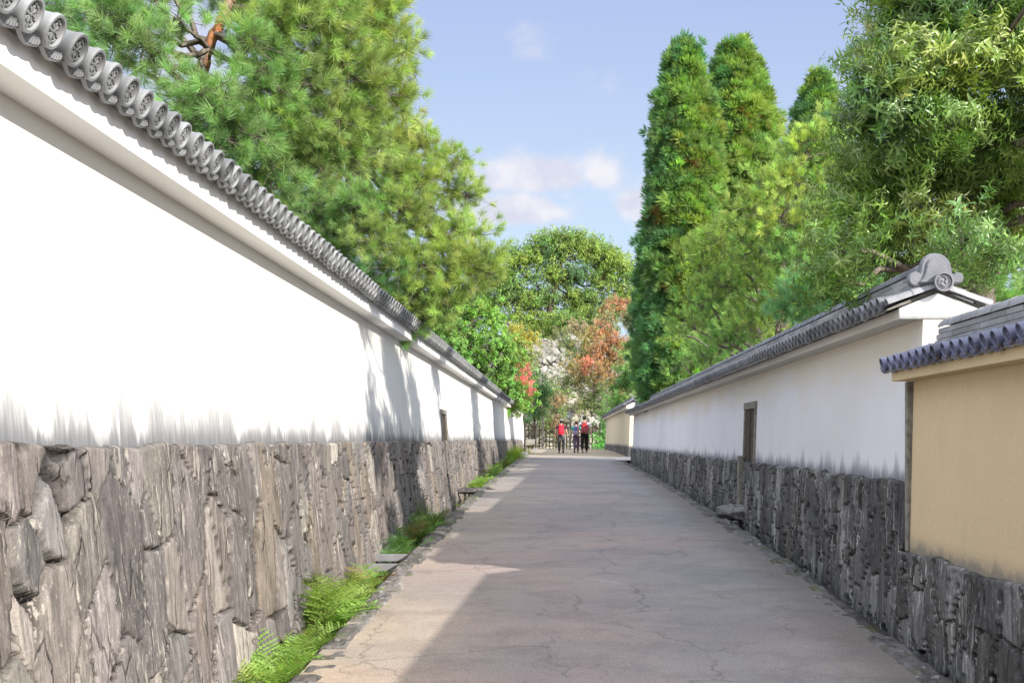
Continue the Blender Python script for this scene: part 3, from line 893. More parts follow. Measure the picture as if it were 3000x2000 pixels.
verge(3.42, EYE+1.060, 3.0, EYE+1.215, WY0-.01, RW, M_TILE_P, 2)
# onigawara
OG = bpy.data.objects.new('ridge_ornament', None)
def poly_slab(pts, y0, y1, bev=.012):
    mb = MB(); c = np.mean(pts, 0)
    P = np.array(pts)
    def off(d):
        n = len(P); out = []
        for i in range(n):
            e = P[(i+1) % n] - P[i-1]; e = e/np.linalg.norm(e); nrm = np.array([e[1], -e[0]])
            out.append(P[i] - nrm*d)
        return out
    area = sum(P[i][0]*P[(i+1) % len(P)][1] - P[(i+1) % len(P)][0]*P[i][1] for i in range(len(P)))
    d = bev if area > 0 else -bev
    rings = [[(p[0], y0, p[1]) for p in off(d)], [(p[0], y0+bev, p[1]) for p in P], [(p[0], y1, p[1]) for p in P]]
    mb.rings(rings, True)
    return mb
def arcpts(cx, cz, r, a0, a1, n): return [(cx+r*math.cos(R(a0+(a1-a0)*k/n)), cz+r*math.sin(R(a0+(a1-a0)*k/n))) for k in range(n+1)]
def og_outline(cx, cz, s=1.0):
    pts = [(-.085, -.02), (.10, -.02), (.14, -.012)] + arcpts(.178, .034, .046, -100, 140, 12) + [(.136, .068), (.129, .082), (.125, .11), (.118, .145), (.10, .178), (.078, .203), (.045, .222), (.0, .230), (-.045, .226), (-.08, .208), (-.103, .178), (-.116, .14), (-.121, .10), (-.124, .082)] + arcpts(-.158, .024, .060, 55, 262, 12)
    return [(cx+x*s, cz+z*s) for x, z in pts]
ogx, ogz, ogy = 2.975, EYE+1.25, WY0-.055
mb = poly_slab(og_outline(ogx, ogz), ogy, ogy+.07); og = mb.build('ridge_ornament', M_TILE_R, RW, False); whiten(og)
inner = [(ogx+x, ogz+z) for x, z in ([(-.135, -.01), (.13, -.01), (.108, .03), (.095, .08)] + arcpts(.0, .115, .080, 0, 180, 14) + [(-.09, .07), (-.105, .03)])]
def sub(mb, name, mat, par, smooth=False):
    o = mb.build(name, mat, None, smooth); o.parent = par
    return o
whiten(sub(poly_slab(inner, ogy-.022, ogy+.01, .01), 'centre_panel', M_TILE_R, og))
def front_disc(x, z, y, D, mat, par, kind='swirl'):
    V, Fs = merge([lathe_disc(28, D, True), relief(kind, D/2)])
    V = np.array(V)
    P = np.stack([x + V[:, 1], y + V[:, 0], z + V[:, 2]], -1)
    me = bpy.data.meshes.new('disc'); me.from_pydata(P.tolist(), [], [tuple(dict.fromkeys(f)) for f in Fs]); me.materials.append(mat)
    o = bpy.data.objects.new('disc', me); COL.objects.link(o); o.parent = par
    import bmesh
    bm = bmesh.new(); bm.from_mesh(me); bmesh.ops.recalc_face_normals(bm, faces=bm.faces); bm.to_mesh(me); bm.free()
    whiten(o)
front_disc(3.02, EYE+1.245, WY0-.115, .155, M_TILE_R, og)

DR = empty('narrow_door', (2.9, 13.8*K, EYE-1), 'narrow dark wooden door in grey frame, let into the right wall above a boulder', 'door', 'narrow wooden doors let into the plaster')
slot(DR, 1, SY0, SY1, EYE+.57, EYE-.42, 2.845, .034, EYE-.34, .10, jamb_low=EYE-1.0)
mb = MB(); mb.box((2.735, SY1-.17, EYE-1.05), (2.815, SY1, EYE-.24), .006); mb.build('jamb_foot', M_WOODG, DR)
# ------------------------------------------------------------------ near ochre wall
OY0, OY1 = -3.0, 7.20*K
OW = empty('ochre_wall', (2.9, 3, 0), 'ochre plaster wall with sky-tinted grey tiles on dark stone base, nearest on the right', 'wall')
mb = MB()
mb.prism_y(zsec([(2.74, -1.9), (2.735, -.86), (2.765, .46), (2.765, .50), (3.02, .50), (3.02, .46), (3.05, -.86), (3.05, -1.9)]), OY0, OY1)
mb.build('plaster_body', M_OCHRE, OW)
mb = MB(); mb.prism_y(zsec([(2.60, .46), (2.60, .545), (2.89, .66), (3.18, .545), (3.18, .46)]), OY0, OY1+.03); mb.build('cornice', M_BANDO, OW)
mb = MB(); mb.prism_y(zsec([(2.56, .546), (2.89, .685), (3.22, .546), (3.22, .53), (2.89, .661), (2.56, .53)]), OY0, OY1+.06); mb.build('soffit_board', M_UNDER, OW)
roof_side('roof_tiles', 2.53, EYE+.595, 2.89, EYE+.715, OY0+.05, OY1+.06, .199, .106, M_TILE_B, OW, 'swirl', lods=(16, 30), seed=8)
roof_side('back_roof_tiles', 3.25, EYE+.595, 2.89, EYE+.715, OY0+.05, OY1+.06, .199, .106, M_TILE_B, OW, 'swirl', visible=False, seed=9)
ridge(2.89, EYE+.70, OY0, OY1-.45, .185, 3, .045, .066, M_TILE_P, M_TILE_P, OW, tile=.30, seed=10)
stone_face('stone_base', OY0+1, WY0-.04, lambda y: roadz(y)-.22, lambda y: EYE-.875+0*y, 2.685, .0, -1, OW, M_STONE_R, PAL_R, 31, cell=(.33, .5), small=.7, cap=.08, depth=.05, relief=.7, pale=.22, palek=2.2)
mb = MB(); mb.box((2.715, OY1+.006, EYE-.87), (2.80, OY1+.075, EYE+.458), .006); mb.build('corner_post', M_WOODG, OW)

# ------------------------------------------------------------------ far cream wall on the right
CY0, CY1 = 40.0*K, 61.0*K
CW = empty('cream_wall', (3.2, 50, 0), 'far low cream plaster wall with dark tiles, beyond the side street', 'wall')
mb = MB(); mb.prism_y(zsec([(3.0, -.9), (3.0, -.27), (3.06, 1.38), (3.36, 1.38), (3.42, -.27), (3.42, -.9)]), CY0, CY1); mb.build('plaster_body', M_OCHRE2, CW)
mb = MB(); mb.prism_y(zsec([(2.88, 1.37), (2.88, 1.50), (3.2, 1.66), (3.54, 1.50), (3.54, 1.37)]), CY0-.1, CY1+.1); mb.build('cornice', M_BANDR, CW)
roof_side('roof_tiles', 2.78, EYE+1.54, 3.2, EYE+1.74, CY0-.1, CY1+.1, .22, .12, M_TILE_R, CW, 'wheel', lods=(1, 2), seed=12)
roof_side('back_roof_tiles', 3.64, EYE+1.54, 3.2, EYE+1.74, CY0-.1, CY1+.1, .22, .12, M_TILE_R, CW, 'wheel', visible=False, seed=13)
ridge(3.2, EYE+1.73, CY0-.1, CY1+.1, .2, 2, .05, .075, M_TILE_P, M_TILE_R, CW, tile=.3, seed=14)
stone_face('stone_base', CY0-.12, CY1+.1, lambda y: roadz(y)-.1, lambda y: EYE-.28+0*y, 2.96, .05, -1, CW, M_STONE_R, PAL_R*1.3, 41, cell=(.28, .5), small=.3, cap=.12, depth=.04, rowh=.03)
mb = MB(); mb.box((2.95, CY0-.115, EYE-1.2), (3.4, CY0-.02, EYE-.29), .01); so_ = mb.build('stone_end', M_STONE_R, CW); _c = so_.data.color_attributes.new('tint', 'FLOAT_COLOR', 'POINT'); _c.data.foreach_set('color', np.full(len(so_.data.vertices)*4, .16, np.float32))
o = None
# ================================================================== foliage
def mat_leaf(name, rough=.55, spec=.3, trans=.35, tcol=(1.25, 1.25, .6)):
    m, t, bs, pos = newmat(name, rough, spec)
    tint = t.add('ShaderNodeAttribute', attribute_name='tint').outputs['Color']
    n = t.noise(pos, 3, 3)
    v = t.ramp(n, .3, .7, .85, 1.15)
    c = t.mix(1.0, tint, t.add('ShaderNodeCombineColor', {0: v, 1: v, 2: v}).outputs[0], 'MULTIPLY')
    t.l.new(c, bs.inputs['Base Color'])
    tr = t.add('ShaderNodeBsdfTranslucent', {'Color': t.mix(1.0, c, tcol, 'MULTIPLY')})
    mx = t.add('ShaderNodeMixShader', {0: trans, 1: bs, 2: tr})
    out = m.node_tree.nodes['Material Output']
    t.l.new(mx.outputs[0], out.inputs['Surface'])
    return m
M_NEEDLE = mat_leaf('pine_needles', .45, .4, .42, (1.25, 1.2, .8))
M_SUGI = mat_leaf('cedar_foliage', .6, .25, .40)
M_LEAF = mat_leaf('glossy_leaves', .30, .6, .26, (1.4, 1.5, .5))
M_LEAF2 = mat_leaf('soft_leaves', .6, .25, .40, (1.3, 1.3, .6))
M_FERN = mat_leaf('fern_fronds', .5, .3, .42, (1.3, 1.35, .5))

def mat_bark(name, a, b, sc=6):
    m, t, bs, pos = newmat(name, .9, .15)
    n = t.noise(t.scale(pos, (sc, sc, sc*.35)), 1, 6, .7)
    z = t.add('ShaderNodeSeparateXYZ', {0: pos}).outputs[2]
    vo = t.add('ShaderNodeTexVoronoi', {'Vector': t.scale(pos, (sc*2.4, sc*2.4, sc)), 'Scale': 1.0}, feature='DISTANCE_TO_EDGE').outputs['Distance']
    c = t.mix(t.ramp(n, .35, .65), a, b)
    c = t.mix(t.ramp(vo, 0, .12, .6, 0), c, tuple(q*.35 for q in a))
    t.l.new(c, bs.inputs['Base Color'])
    bump(t, bs, t.math('ADD', vo, n), .7, .02)
    return m
M_BARK_P = mat_bark('pine_bark', (.30, .24, .19), (.46, .17, .06), 5)
M_BARK_G = mat_bark('grey_bark', (.13, .11, .09), (.22, .19, .16), 7)
M_BARK_D = mat_bark('dark_bark', (.07, .055, .045), (.13, .10, .08), 7)

def inst(tV, tF, pos, dirs, scale, spin, tint):
    """copies of a template (its +Z along dirs)"""
    n = len(pos); k = len(tV)
    z = dirs/np.linalg.norm(dirs, axis=1, keepdims=True)
    ref = np.where(np.abs(z[:, 2:3]) < .95, np.array([[0, 0, 1.]]), np.array([[1., 0, 0]]))
    x = np.cross(ref, z); x /= np.linalg.norm(x, axis=1, keepdims=True)
    y = np.cross(z, x)
    c = np.cos(spin)[:, None]; s = np.sin(spin)[:, None]
    x2 = x*c + y*s; y2 = -x*s + y*c
    T = np.asarray(tV)[None]*np.asarray(scale).reshape(n, 1, -1)
    V = pos[:, None] + T[:, :, :1]*x2[:, None] + T[:, :, 1:2]*y2[:, None] + T[:, :, 2:3]*z[:, None]
    Fc = (np.asarray(tF)[None] + (np.arange(n)*k)[:, None, None]).reshape(-1, np.asarray(tF).shape[1])
    C = np.repeat(tint, k, 0)
    return V.reshape(-1, 3), Fc, C

def tuft_tmpl(r, n=88, L=.135, shoot=.08, w=.0038, lo=12, hi=92):
    V = []; Fs = []
    for i in range(n):
        z0 = shoot*r.random(); th = r.uniform(0, 2*math.pi)
        al = R(r.uniform(lo, hi))*(1 - .45*z0/shoot); l = L*r.uniform(.75, 1.1)
        d = np.array([math.sin(al)*math.cos(th), math.sin(al)*math.sin(th), math.cos(al)])
        p = np.array([-math.sin(th), math.cos(th), 0])
        if r.random() < .5: p = np.cross(d, p)
        b = np.array([0, 0, z0]); b0 = b + d*.012
        mid = b + d*l*.55 + np.array([0, 0, .004])
        e = b + d*l + np.array([0, 0, .012*r.random()])
        q = len(V); V += [b0 - p*w*.5, b0 + p*w*.5, mid + p*w*.5, e]; Fs += [(q, q+1, q+2, q+3)]
    return np.array(V), np.array(Fs)

def leaf_shape(L, W, fold=.25, droop=.2, at=(0, 0, 0), yaw=0, pitch=0, roll=0):
    """lance leaf along +x"""
    pts = [(0, 0, 0), (.35, .5, fold), (.35, -.5, fold), (.7, .38, fold*.8), (.7, -.38, fold*.8), (1, 0, 0), (.35, 0, 0), (.7, 0, 0)]
    P = np.array([(x*L, y*W, z*W - droop*L*x*x) for x, y, z in pts])
    cr, sr = math.cos(roll), math.sin(roll); P = P @ np.array([[1, 0, 0], [0, cr, sr], [0, -sr, cr]])
    cp, sp = math.cos(pitch), math.sin(pitch); P = P @ np.array([[cp, 0, sp], [0, 1, 0], [-sp, 0, cp]])
    cy, sy = math.cos(yaw), math.sin(yaw); P = P @ np.array([[cy, sy, 0], [-sy, cy, 0], [0, 0, 1]])
    P = P + np.array(at)
    Fq = [(0, 6, 1, 1), (0, 2, 6, 6), (1, 6, 7, 3), (2, 4, 7, 6), (3, 7, 5, 5), (7, 4, 5, 5)]
    return P, Fq

def spray_tmpl(r, n=10, L=.12, W=.034, droop=.35, twig=.18, pit=(-25, 45)):
    """leaves set round a short twig that runs along +z"""
    V = []; Fs = []
    for i in range(n):
        th = 2.4*i + r.uniform(-.4, .4); z = twig*(i+.5)/n
        P, Fq = leaf_shape(L*r.uniform(.7, 1.15), W*r.uniform(.8, 1.15), .25, droop*r.uniform(.5, 1.3), (0, 0, z), th, R(r.uniform(*pit)), r.uniform(-.6, .6))
        Fs += [tuple(q+len(V) for q in f) for f in Fq]; V += P.tolist()
    return np.array(V), np.array(Fs)

def simple_leafclump(r, n=14, rad=.28, L=.13, W=.085):
    V = []; Fs = []
    for i in range(n):
        d = r.normal(size=3); d /= np.linalg.norm(d); c = d*rad*r.uniform(.3, 1)
        a = r.normal(size=3); a[2] *= .5; a /= np.linalg.norm(a); b = np.cross(a, d + .3*r.normal(size=3)); b /= np.linalg.norm(b)
        q = len(V); V += [c-a*L/2, c-b*W/2, c+a*L/2, c+b*W/2]; Fs.append((q, q+1, q+2, q+3))
    return np.array(V), np.array(Fs)

def brush_tmpl(r, n=48, L=.32, w=.0135, cone=66):
    """cedar spray: plump short shoots fanned upward and outward"""
    V = []; Fs = []
    for i in range(n):
        th = r.uniform(0, 2*math.pi); al = R(cone)*math.sqrt(r.random()); l = L*r.uniform(.6, 1.1)
        d = np.array([math.sin(al)*math.cos(th), math.sin(al)*math.sin(th), math.cos(al)])
        p = np.cross(d, r.normal(size=3)); p /= np.linalg.norm(p); g = np.cross(d, p)
        b = d*l*.25; m = d*l*.75 + np.array([0, 0, .02]); e = d*l + np.array([0, 0, .05*l/L])
        q = len(V)
        V += [b, m+p*w, e, m-p*w]; Fs.append((q, q+1, q+2, q+3))
        q = len(V)
        V += [b, m+g*w, e, m-g*w]; Fs.append((q, q+1, q+2, q+3))
    return np.array(V), np.array(Fs)

def tubes_np(segs, nside=4):
    """segs: list of (p0, p1, r0, r1) straight tapered pieces"""
    if not segs: return np.zeros((0, 3)), np.zeros((0, 4), int)
    P0 = np.array([s[0] for s in segs]); P1 = np.array([s[1] for s in segs]); r0 = np.array([s[2] for s in segs]); r1 = np.array([s[3] for s in segs])
    d = P1-P0; d /= (np.linalg.norm(d, axis=1, keepdims=True)+1e-9)
    ref = np.where(np.abs(d[:, 2:3]) < .9, np.array([[0, 0, 1.]]), np.array([[1., 0, 0]]))
    a = np.cross(d, ref); a /= np.linalg.norm(a, axis=1, keepdims=True); b = np.cross(a, d)
    V = np.empty((len(segs), 2*nside, 3))
    for k in range(nside):
        th = 2*math.pi*k/nside
        o = math.cos(th)*a + math.sin(th)*b
        V[:, k] = P0 + o*r0[:, None]; V[:, nside+k] = P1 + o*r1[:, None]
    f = np.array([(k, (k+1) % nside, nside+(k+1) % nside, nside+k) for k in range(nside)])
    Fc = (f[None] + (np.arange(len(segs))*2*nside)[:, None, None]).reshape(-1, 4)
    return V.reshape(-1, 3), Fc

def curved(p0, p1, r0, r1, rr, sag=.12, n=5, jit=.06):
    p0 = np.array(p0, float); p1 = np.array(p1, float); L = np.linalg.norm(p1-p0)
    pts = []
    for i in range(n+1):
        t = i/n
        p = p0 + (p1-p0)*t + np.array([0, 0, -sag*L*4*t*(1-t)*.5])
        if 0 < i < n: p = p + rr.normal(size=3)*jit*L/n*1.5
        pts.append(p)
    return [(pts[i], pts[i+1], r0+(r1-r0)*i/n, r0+(r1-r0)*(i+1)/n) for i in range(n)]

KINDS = {}
FOL = np.array([2.25, 2.2, 2.8])
def kinds():
    r = np.random.default_rng(99)
    KINDS['pine'] = dict(t=[tuft_tmpl(r) for _ in range(4)], mat=M_NEEDLE, per=8, spread=.16, twigs=11, up=.55, out=.6, size=(.8, 1.2))
    KINDS['softpine'] = dict(t=[tuft_tmpl(r, 46, .15, .12, .010, 10, 75) for _ in range(4)], mat=M_NEEDLE, per=7, spread=.22, twigs=7, up=.8, out=.5, size=(.85, 1.25))
    KINDS['farpine'] = dict(t=[tuft_tmpl(r, 44, .16, .12, .009, 15, 70) for _ in range(4)], mat=M_NEEDLE, per=7, spread=.24, twigs=7, up=.7, out=.5, size=(.85, 1.25))
    KINDS['oak'] = dict(t=[spray_tmpl(r, 14, .078, .022, .8, .20, (5, 65)) for _ in range(5)], mat=M_LEAF, per=15, spread=.14, twigs=8, up=-.22, out=.7, size=(.8, 1.2))
    KINDS['camphor'] = dict(t=[spray_tmpl(r, 10, .17, .07, .3, .22) for _ in range(4)], mat=M_LEAF2, per=9, spread=.34, twigs=9, up=.35, out=.6, size=(.8, 1.25))
    KINDS['far'] = dict(t=[simple_leafclump(r, 15, .34, .17, .12) for _ in range(4)], mat=M_LEAF2, per=10, spread=.5, twigs=10, up=.3, out=.6, size=(.7, 1.2))
    KINDS['maple'] = dict(t=[simple_leafclump(r, 15, .26, .13, .10) for _ in range(4)], mat=M_LEAF2, per=9, spread=.40, twigs=8, up=.3, out=.6, size=(.7, 1.2))
    KINDS['bamboo'] = dict(t=[simple_leafclump(r, 15, .22, .20, .045) for _ in range(4)], mat=M_LEAF2, per=10, spread=.32, twigs=8, up=.3, out=.6, size=(.7, 1.2))
kinds()

def crown(kind, lobes, pal, seed, dens=1.0, flat=.8, tintvar=.16, trunk=None, tw=.012):
    """lobes: (centre xyz, radius m, palette index or None, density factor)"""
    K = KINDS[kind]; r = np.random.default_rng(seed)
    P = []; D = []; C = []; segs = []
    for (c, rad, pi, df) in lobes:
        base = np.array(pal[pi if pi is not None else r.integers(0, len(pal))])
        if trunk is not None:
            k = np.argmin([np.linalg.norm((c-np.array(t[0]))*np.array([1, 1, .8]) - np.array([0, 0, .25*rad])) for t in trunk])
            t0 = trunk[max(0, k-1)]
            segs += curved(t0[0], c, min(t0[1]*.55, .05+.03*rad), .02+.008*rad, r, .10, 6, .11)
        nt = max(4, int(K['twigs']*df*dens*(rad/(K['spread']*2.6))**2.0 + 2))
        for _ in range(nt):
            d = r.normal(size=3); d /= np.linalg.norm(d)
            q = max(.4*rad, rad - K['spread']*.95)*(r.uniform(.2, 1)**.55)
            e = c + d*q*np.array([1, 1, flat])
            if trunk is not None: segs += curved(c + d*q*.15, e, tw, tw*.45, r, .05, 3, .12)
            m = K['per']
            off = r.normal(size=(m, 3))*K['spread']*np.array([1, 1, .8])
            pos = e + off
            dr = d[None]*K['out'] + off/K['spread']*.45 + r.normal(size=(m, 3))*.28 + np.array([0, 0, K['up']])
            P.append(pos); D.append(dr)
            cb = base*(1 + r.normal()*tintvar*.6)
            C.append(np.clip(cb[None]*(1+r.normal(size=(m, 1))*tintvar)*(1+r.normal(size=(m, 3))*.06), .004, 1))
            if trunk is not None and tw:
                for j in range(m):
                    segs.append((e, pos[j] - dr[j]/np.linalg.norm(dr[j])*.01, tw*.4, tw*.22))
    P = np.concatenate(P); D = np.concatenate(D); C = np.concatenate(C)
    n = len(P); tl = r.integers(0, len(K['t']), n)
    Vs = []; Fs = []; Cs = []; nn = 0
    for k, (tv, tf) in enumerate(K['t']):
        m = tl == k
        if not m.any(): continue
        sc = r.uniform(*K['size'], m.sum())[:, None]
        V, Fq, Ct = inst(tv, tf, P[m], D[m], sc, r.uniform(0, 6.28, m.sum()), C[m])
        Vs.append(V); Fs.append(Fq+nn); Cs.append(Ct); nn += len(V)
    V = np.concatenate(Vs); Fq = np.concatenate(Fs); Cc = np.concatenate(Cs)
    return V, Fq, Cc, segs, n

def emit(name, V, Fq, C, mat, parent):
    C = np.clip(C*FOL, 0, .75)
    tri = Fq[:, 2] == Fq[:, 3]
    fl = [Fq[~tri]]
    if tri.any(): fl.append(Fq[tri][:, :3])
    return npmesh(name, V, fl, mat, parent, False, col=C)

def tree(name, label, cat, group, kind, trunk, lobes, pal, seed, dens=1.0, flat=.8, bark=None, twigs=True, ts=8, tw=.012, mat=None, tv=.16, straight=False):
    """trunk: list of (xyz, radius) from the ground up"""
    base = trunk[0][0]
    e = empty(name, tuple(base), label, cat, group)
    mb = MB()
    # resample trunk with slight wobble
    pts = [np.array(t[0], float) for t in trunk]; rad = [t[1] for t in trunk]
    r = np.random.default_rng(seed+1)
    PP = []; RR = []
    for i in range(len(pts)-1):
        nseg = 5
        for j in range(nseg):
            t = j/nseg; p = pts[i]*(1-t)+pts[i+1]*t
            if not straight and not (i == 0 and j == 0): p = p + r.normal(size=3)*.02*np.linalg.norm(pts[i+1]-pts[i])
            PP.append(p); RR.append((rad[i]*(1-t)+rad[i+1]*t)*(1+.06*r.normal()))
    PP.append(pts[-1]); RR.append(rad[-1])
    mb.tube(PP, RR, ts)
    mb.build('trunk', bark or M_BARK_G, e, True)
    V, Fq, C, segs, n = crown(kind, lobes, pal, seed, dens, flat, tv, trunk=[(p, q) for p, q in zip(PP, RR)] if twigs else None, tw=tw)
    emit('crown', V, Fq, C, mat or KINDS[kind]['mat'], e)
    if segs:
        bV, bF = tubes_np(segs, 4)
        npmesh('branches', bV, bF, M_BARK_G if bark is M_BARK_P else (bark or M_BARK_G), e, True)
    return e, n

def L(x, y, r, Y, pi=None, df=1.0):
    return (at(x, y, Y), r/F*Y*K, pi, df)
NT_ = {}
PINE = [(.126, .192, .048), (.108, .185, .05), (.082, .16, .052), (.142, .203, .046), (.155, .207, .045)]
G1 = 'pines behind the left wall'
def gnd(x, y): return np.array([x, y*K, float(roadz(y*K)) - .42])
# near left pine
tr = [(gnd(-4.15, 10.6), .19), (at(560, 330, 10.6), .10), (at(592, 200, 10.5), .075), (at(628, 100, 10.4), .062), (at(670, 20, 10.4), .055), (at(720, -120, 10.4), .04)]
lob = [L(140,30,80,12.5,2),L(210,110,85,12.5,2),L(270,190,70,12,2),L(360,50,95,9.8,1),L(420,125,62,9.6,1),L(300,-10,100,10.5,2),L(450,-10,55,10.5,0),L(525,60,22,9.9,1,.7),L(470,190,40,9.8,1,.8),L(345,150,50,10,1),
 L(735,120,58,10,1),L(690,20,40,10.8,1,.8),L(800,90,110,10.3,3),L(760,-10,90,10.8,0),L(890,30,120,10.3,3),L(1000,60,100,10.6,3),L(1090,60,80,11,4),L(1140,110,60,11.2,4),L(1165,150,42,11.2,4),L(1120,10,60,11,3),
 L(625,285,78,9.7,1),L(760,240,90,10.2,1),L(530,320,60,9.8,1),L(860,250,110,10.4,0),L(980,200,100,10.7,3),L(1080,200,80,11,4),L(1120,270,60,11,4),L(1160,300,48,11.2,4),L(1050,310,80,11,3),
 L(690,380,120,10,1),L(830,370,120,10.5,0),L(960,350,100,10.8,3),L(610,420,70,10,2),L(760,500,110,10.5,1),L(900,480,100,11,0),L(1010,430,90,11.2,3),
 L(700,-130,110,10.8,0),L(900,-90,130,10.8,3),L(450,-110,120,10.5,1)]
tree('pine_tree', 'tall bright green pine with orange bark trunk, nearest behind the left wall', 'tree', G1, 'pine', tr, lob, PINE, 101, 1.25, bark=M_BARK_P, ts=12)
# second left pine, its long boughs reach over the wall
tr = [(gnd(-4.4, 16.2), .20), (at(900, 700, 16.0), .13), (at(960, 480, 15.5), .09), (at(1000, 400, 15.2), .06)]
lob = [L(1060,410,90,14.6,3),L(1170,400,70,14.6,4),L(1235,430,60,14.6,4),L(1300,450,42,14.8,4,.9),L(1330,480,30,14.8,3,.8),L(1150,500,90,14.4,0),L(1250,530,80,14.5,4),L(1340,560,50,14.6,4,.9),L(1370,575,30,14.6,3),
 L(940,600,110,14.6,1),L(1070,610,110,14.2,1),L(1190,620,90,14.2,0),L(1270,610,50,14.4,3,.6),L(1345,680,45,14.2,3,.8),L(1390,690,20,14.2,3),L(1290,700,60,14.2,4),L(1340,755,60,14,4),L(1385,790,52,13.9,4),L(1420,800,28,13.9,4),L(1430,770,20,13.9,3),
 L(980,720,110,14.4,1),L(1110,720,110,14,0),L(1230,770,90,14,3),L(1330,830,55,13.9,4),L(1090,830,110,14,2),L(1200,870,90,14,3),L(1290,880,60,13.9,3),L(1020,860,80,14.4,2),L(1150,950,80,14.2,1),L(1240,940,50,14.2,3),
 L(880,490,90,14.8,1),L(800,600,90,15,2),L(1330,885,30,13.9,3),L(870,700,90,15,2),L(930,800,80,15,2)]
tree('pine_tree', 'yellow green pine whose boughs hang towards the path, second behind the left wall', 'tree', G1, 'pine', tr, lob, [(.135, .19, .047)] + PINE[1:], 102, 1.0, bark=M_BARK_P, ts=12)

# camphor
tr = [(gnd(-4.6, 43), .25), (at(1370, 1000, 43), .16), (at(1390, 930, 43), .08)]
lob = [L(1310,930,55,43),L(1390,920,50,43),L(1440,940,48,43),L(1280,960,60,43),L(1360,985,70,42.5),L(1440,1010,60,42.5),L(1485,1030,40,43),L(1330,1040,70,42),L(1410,1080,60,42.5),L(1480,1090,48,43),L(1500,1140,40,43),L(1450,1140,50,43),L(1530,1170,30,43),L(1490,1180,36,43),L(1240,980,60,44),L(1340,885,36,43,),L(1250,920,40,43)]
tree('broadleaf_tree', 'rounded bright green broadleaf tree rising above the far half of the left wall', 'tree', None, 'camphor', tr, lob, [(.088, .165, .028), (.075, .15, .03), (.10, .18, .03)], 103, 1.5, twigs=True, tw=.02)

# cedars
def cedar(px, ytop, Y, prof, label, seed, cw=.62, lean=0.0, group='tall cedars behind the right wall'):
    r = np.random.default_rng(seed)
    top = at(px, ytop, Y); g = gnd((px-1640)/F*Y*K - lean, Y)
    tr = [(g, .26), (g*.5+top*.5, .15), (top - np.array([0, 0, .3]), .02)]
    lobes = []
    ys_, hw = zip(*prof)
    z = ytop + 6
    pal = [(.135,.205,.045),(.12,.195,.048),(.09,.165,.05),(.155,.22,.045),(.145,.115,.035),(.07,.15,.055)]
    while z < prof[-1][0]:
        w = np.interp(z, ys_, hw)/F*Y*K
        nn = max(3, int(2*math.pi*w/(cw*.62)))
        ph = r.uniform(0, 6.28)
        for k in range(nn):
            th = ph + 2*math.pi*k/nn + r.normal()*.15
            rr = w*r.uniform(.62, 1.02) - cw*.50
            c = at(px, z + r.uniform(-14, 14), Y) + np.array([max(rr, 0)*math.cos(th) - lean*(z-ytop)/(prof[-1][0]-ytop), max(rr, 0)*math.sin(th), 0])
            if z > 260 and r.random() < (.22 if math.cos(th) < -.2 else .12): continue
            side = math.cos(th)  # lobes facing away from the sun take darker tints: shade painted into foliage
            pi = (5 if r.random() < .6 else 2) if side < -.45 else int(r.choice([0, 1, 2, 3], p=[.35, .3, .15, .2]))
            if r.random() < .010 and z > 330: pi = 4
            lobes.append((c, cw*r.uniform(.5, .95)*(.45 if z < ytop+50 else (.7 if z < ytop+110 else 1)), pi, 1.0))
        z += cw*.80/(Y*K)*F*.72
    KINDS['sugi'] = dict(t=[brush_tmpl(r) for _ in range(3)], mat=M_SUGI, per=7, spread=.17, twigs=4, up=.75, out=.55, size=(.75, 1.2))
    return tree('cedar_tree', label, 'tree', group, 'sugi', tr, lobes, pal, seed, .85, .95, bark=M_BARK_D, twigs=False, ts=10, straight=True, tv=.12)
cedar(2005, 150, 30.5, [(150,6),(175,26),(215,48),(306,76),(510,108),(714,110),(816,134),(1020,140),(1180,130)], 'tall narrow cedar with pointed top, left of the pair', 201)
cedar(2158, 150, 32, [(150,32),(180,54),(255,80),(395,116),(500,136),(700,140),(900,140),(1100,120)], 'tall cedar with blunt double top, right of the pair', 202)
cedar(2400, 240, 37, [(240,8),(250,26),(300,48),(360,66),(420,80),(600,110),(900,120)], 'smaller cedar top showing between the cedar pair and the glossy oak', 203, .5)

# right pines
G2 = 'pines behind the right wall'
PR = [(.15,.215,.045),(.13,.205,.045),(.165,.22,.042),(.105,.19,.045),(.065,.15,.05)]
tr = [(gnd(5.2, 22), .2), (at(2290, 800, 22), .12), (at(2340, 560, 21.5), .07), (at(2370, 430, 21), .04)]
lob = [L(2400,385,60,21,0),L(2340,420,60,21,2),L(2450,430,60,21,0),L(2310,470,50,21,1),L(2260,540,70,21,0),L(2350,540,90,21,2),L(2440,560,80,21,1),L(2190,610,70,21,0),L(2290,640,90,20.5,2),L(2400,660,90,20.5,1),
 L(2110,700,80,21.5,0),L(2220,730,90,21,1),L(2330,760,90,20.5,3),L(2060,780,70,22,0),L(2150,830,90,21.5,1),L(2260,850,90,21,1),L(2370,850,80,20,3),L(2080,890,70,22,3),L(2190,940,80,21.5,1),L(2290,930,60,21,0),L(2030,960,60,22.5,1),L(2120,990,60,22,3),L(2070,1050,50,22.5,3),L(2000,1060,50,24,3),L(1990,980,40,24,1),L(2150,1000,60,26,3),L(2180,920,80,26,1),L(2100,1010,60,27,3),L(2230,985,60,25.5,3),L(2060,1000,50,28,3),L(2250,900,80,25,3)]
tree('pine_tree', 'pale yellow green pine mass between the cedars and the oak', 'tree', G2, 'softpine', tr, lob, PR, 301, 1.2, bark=M_BARK_G, ts=10)
tr = [(gnd(4.6, 15), .14), (at(2440, 860, 15), .09), (at(2420, 800, 14.8), .05)]
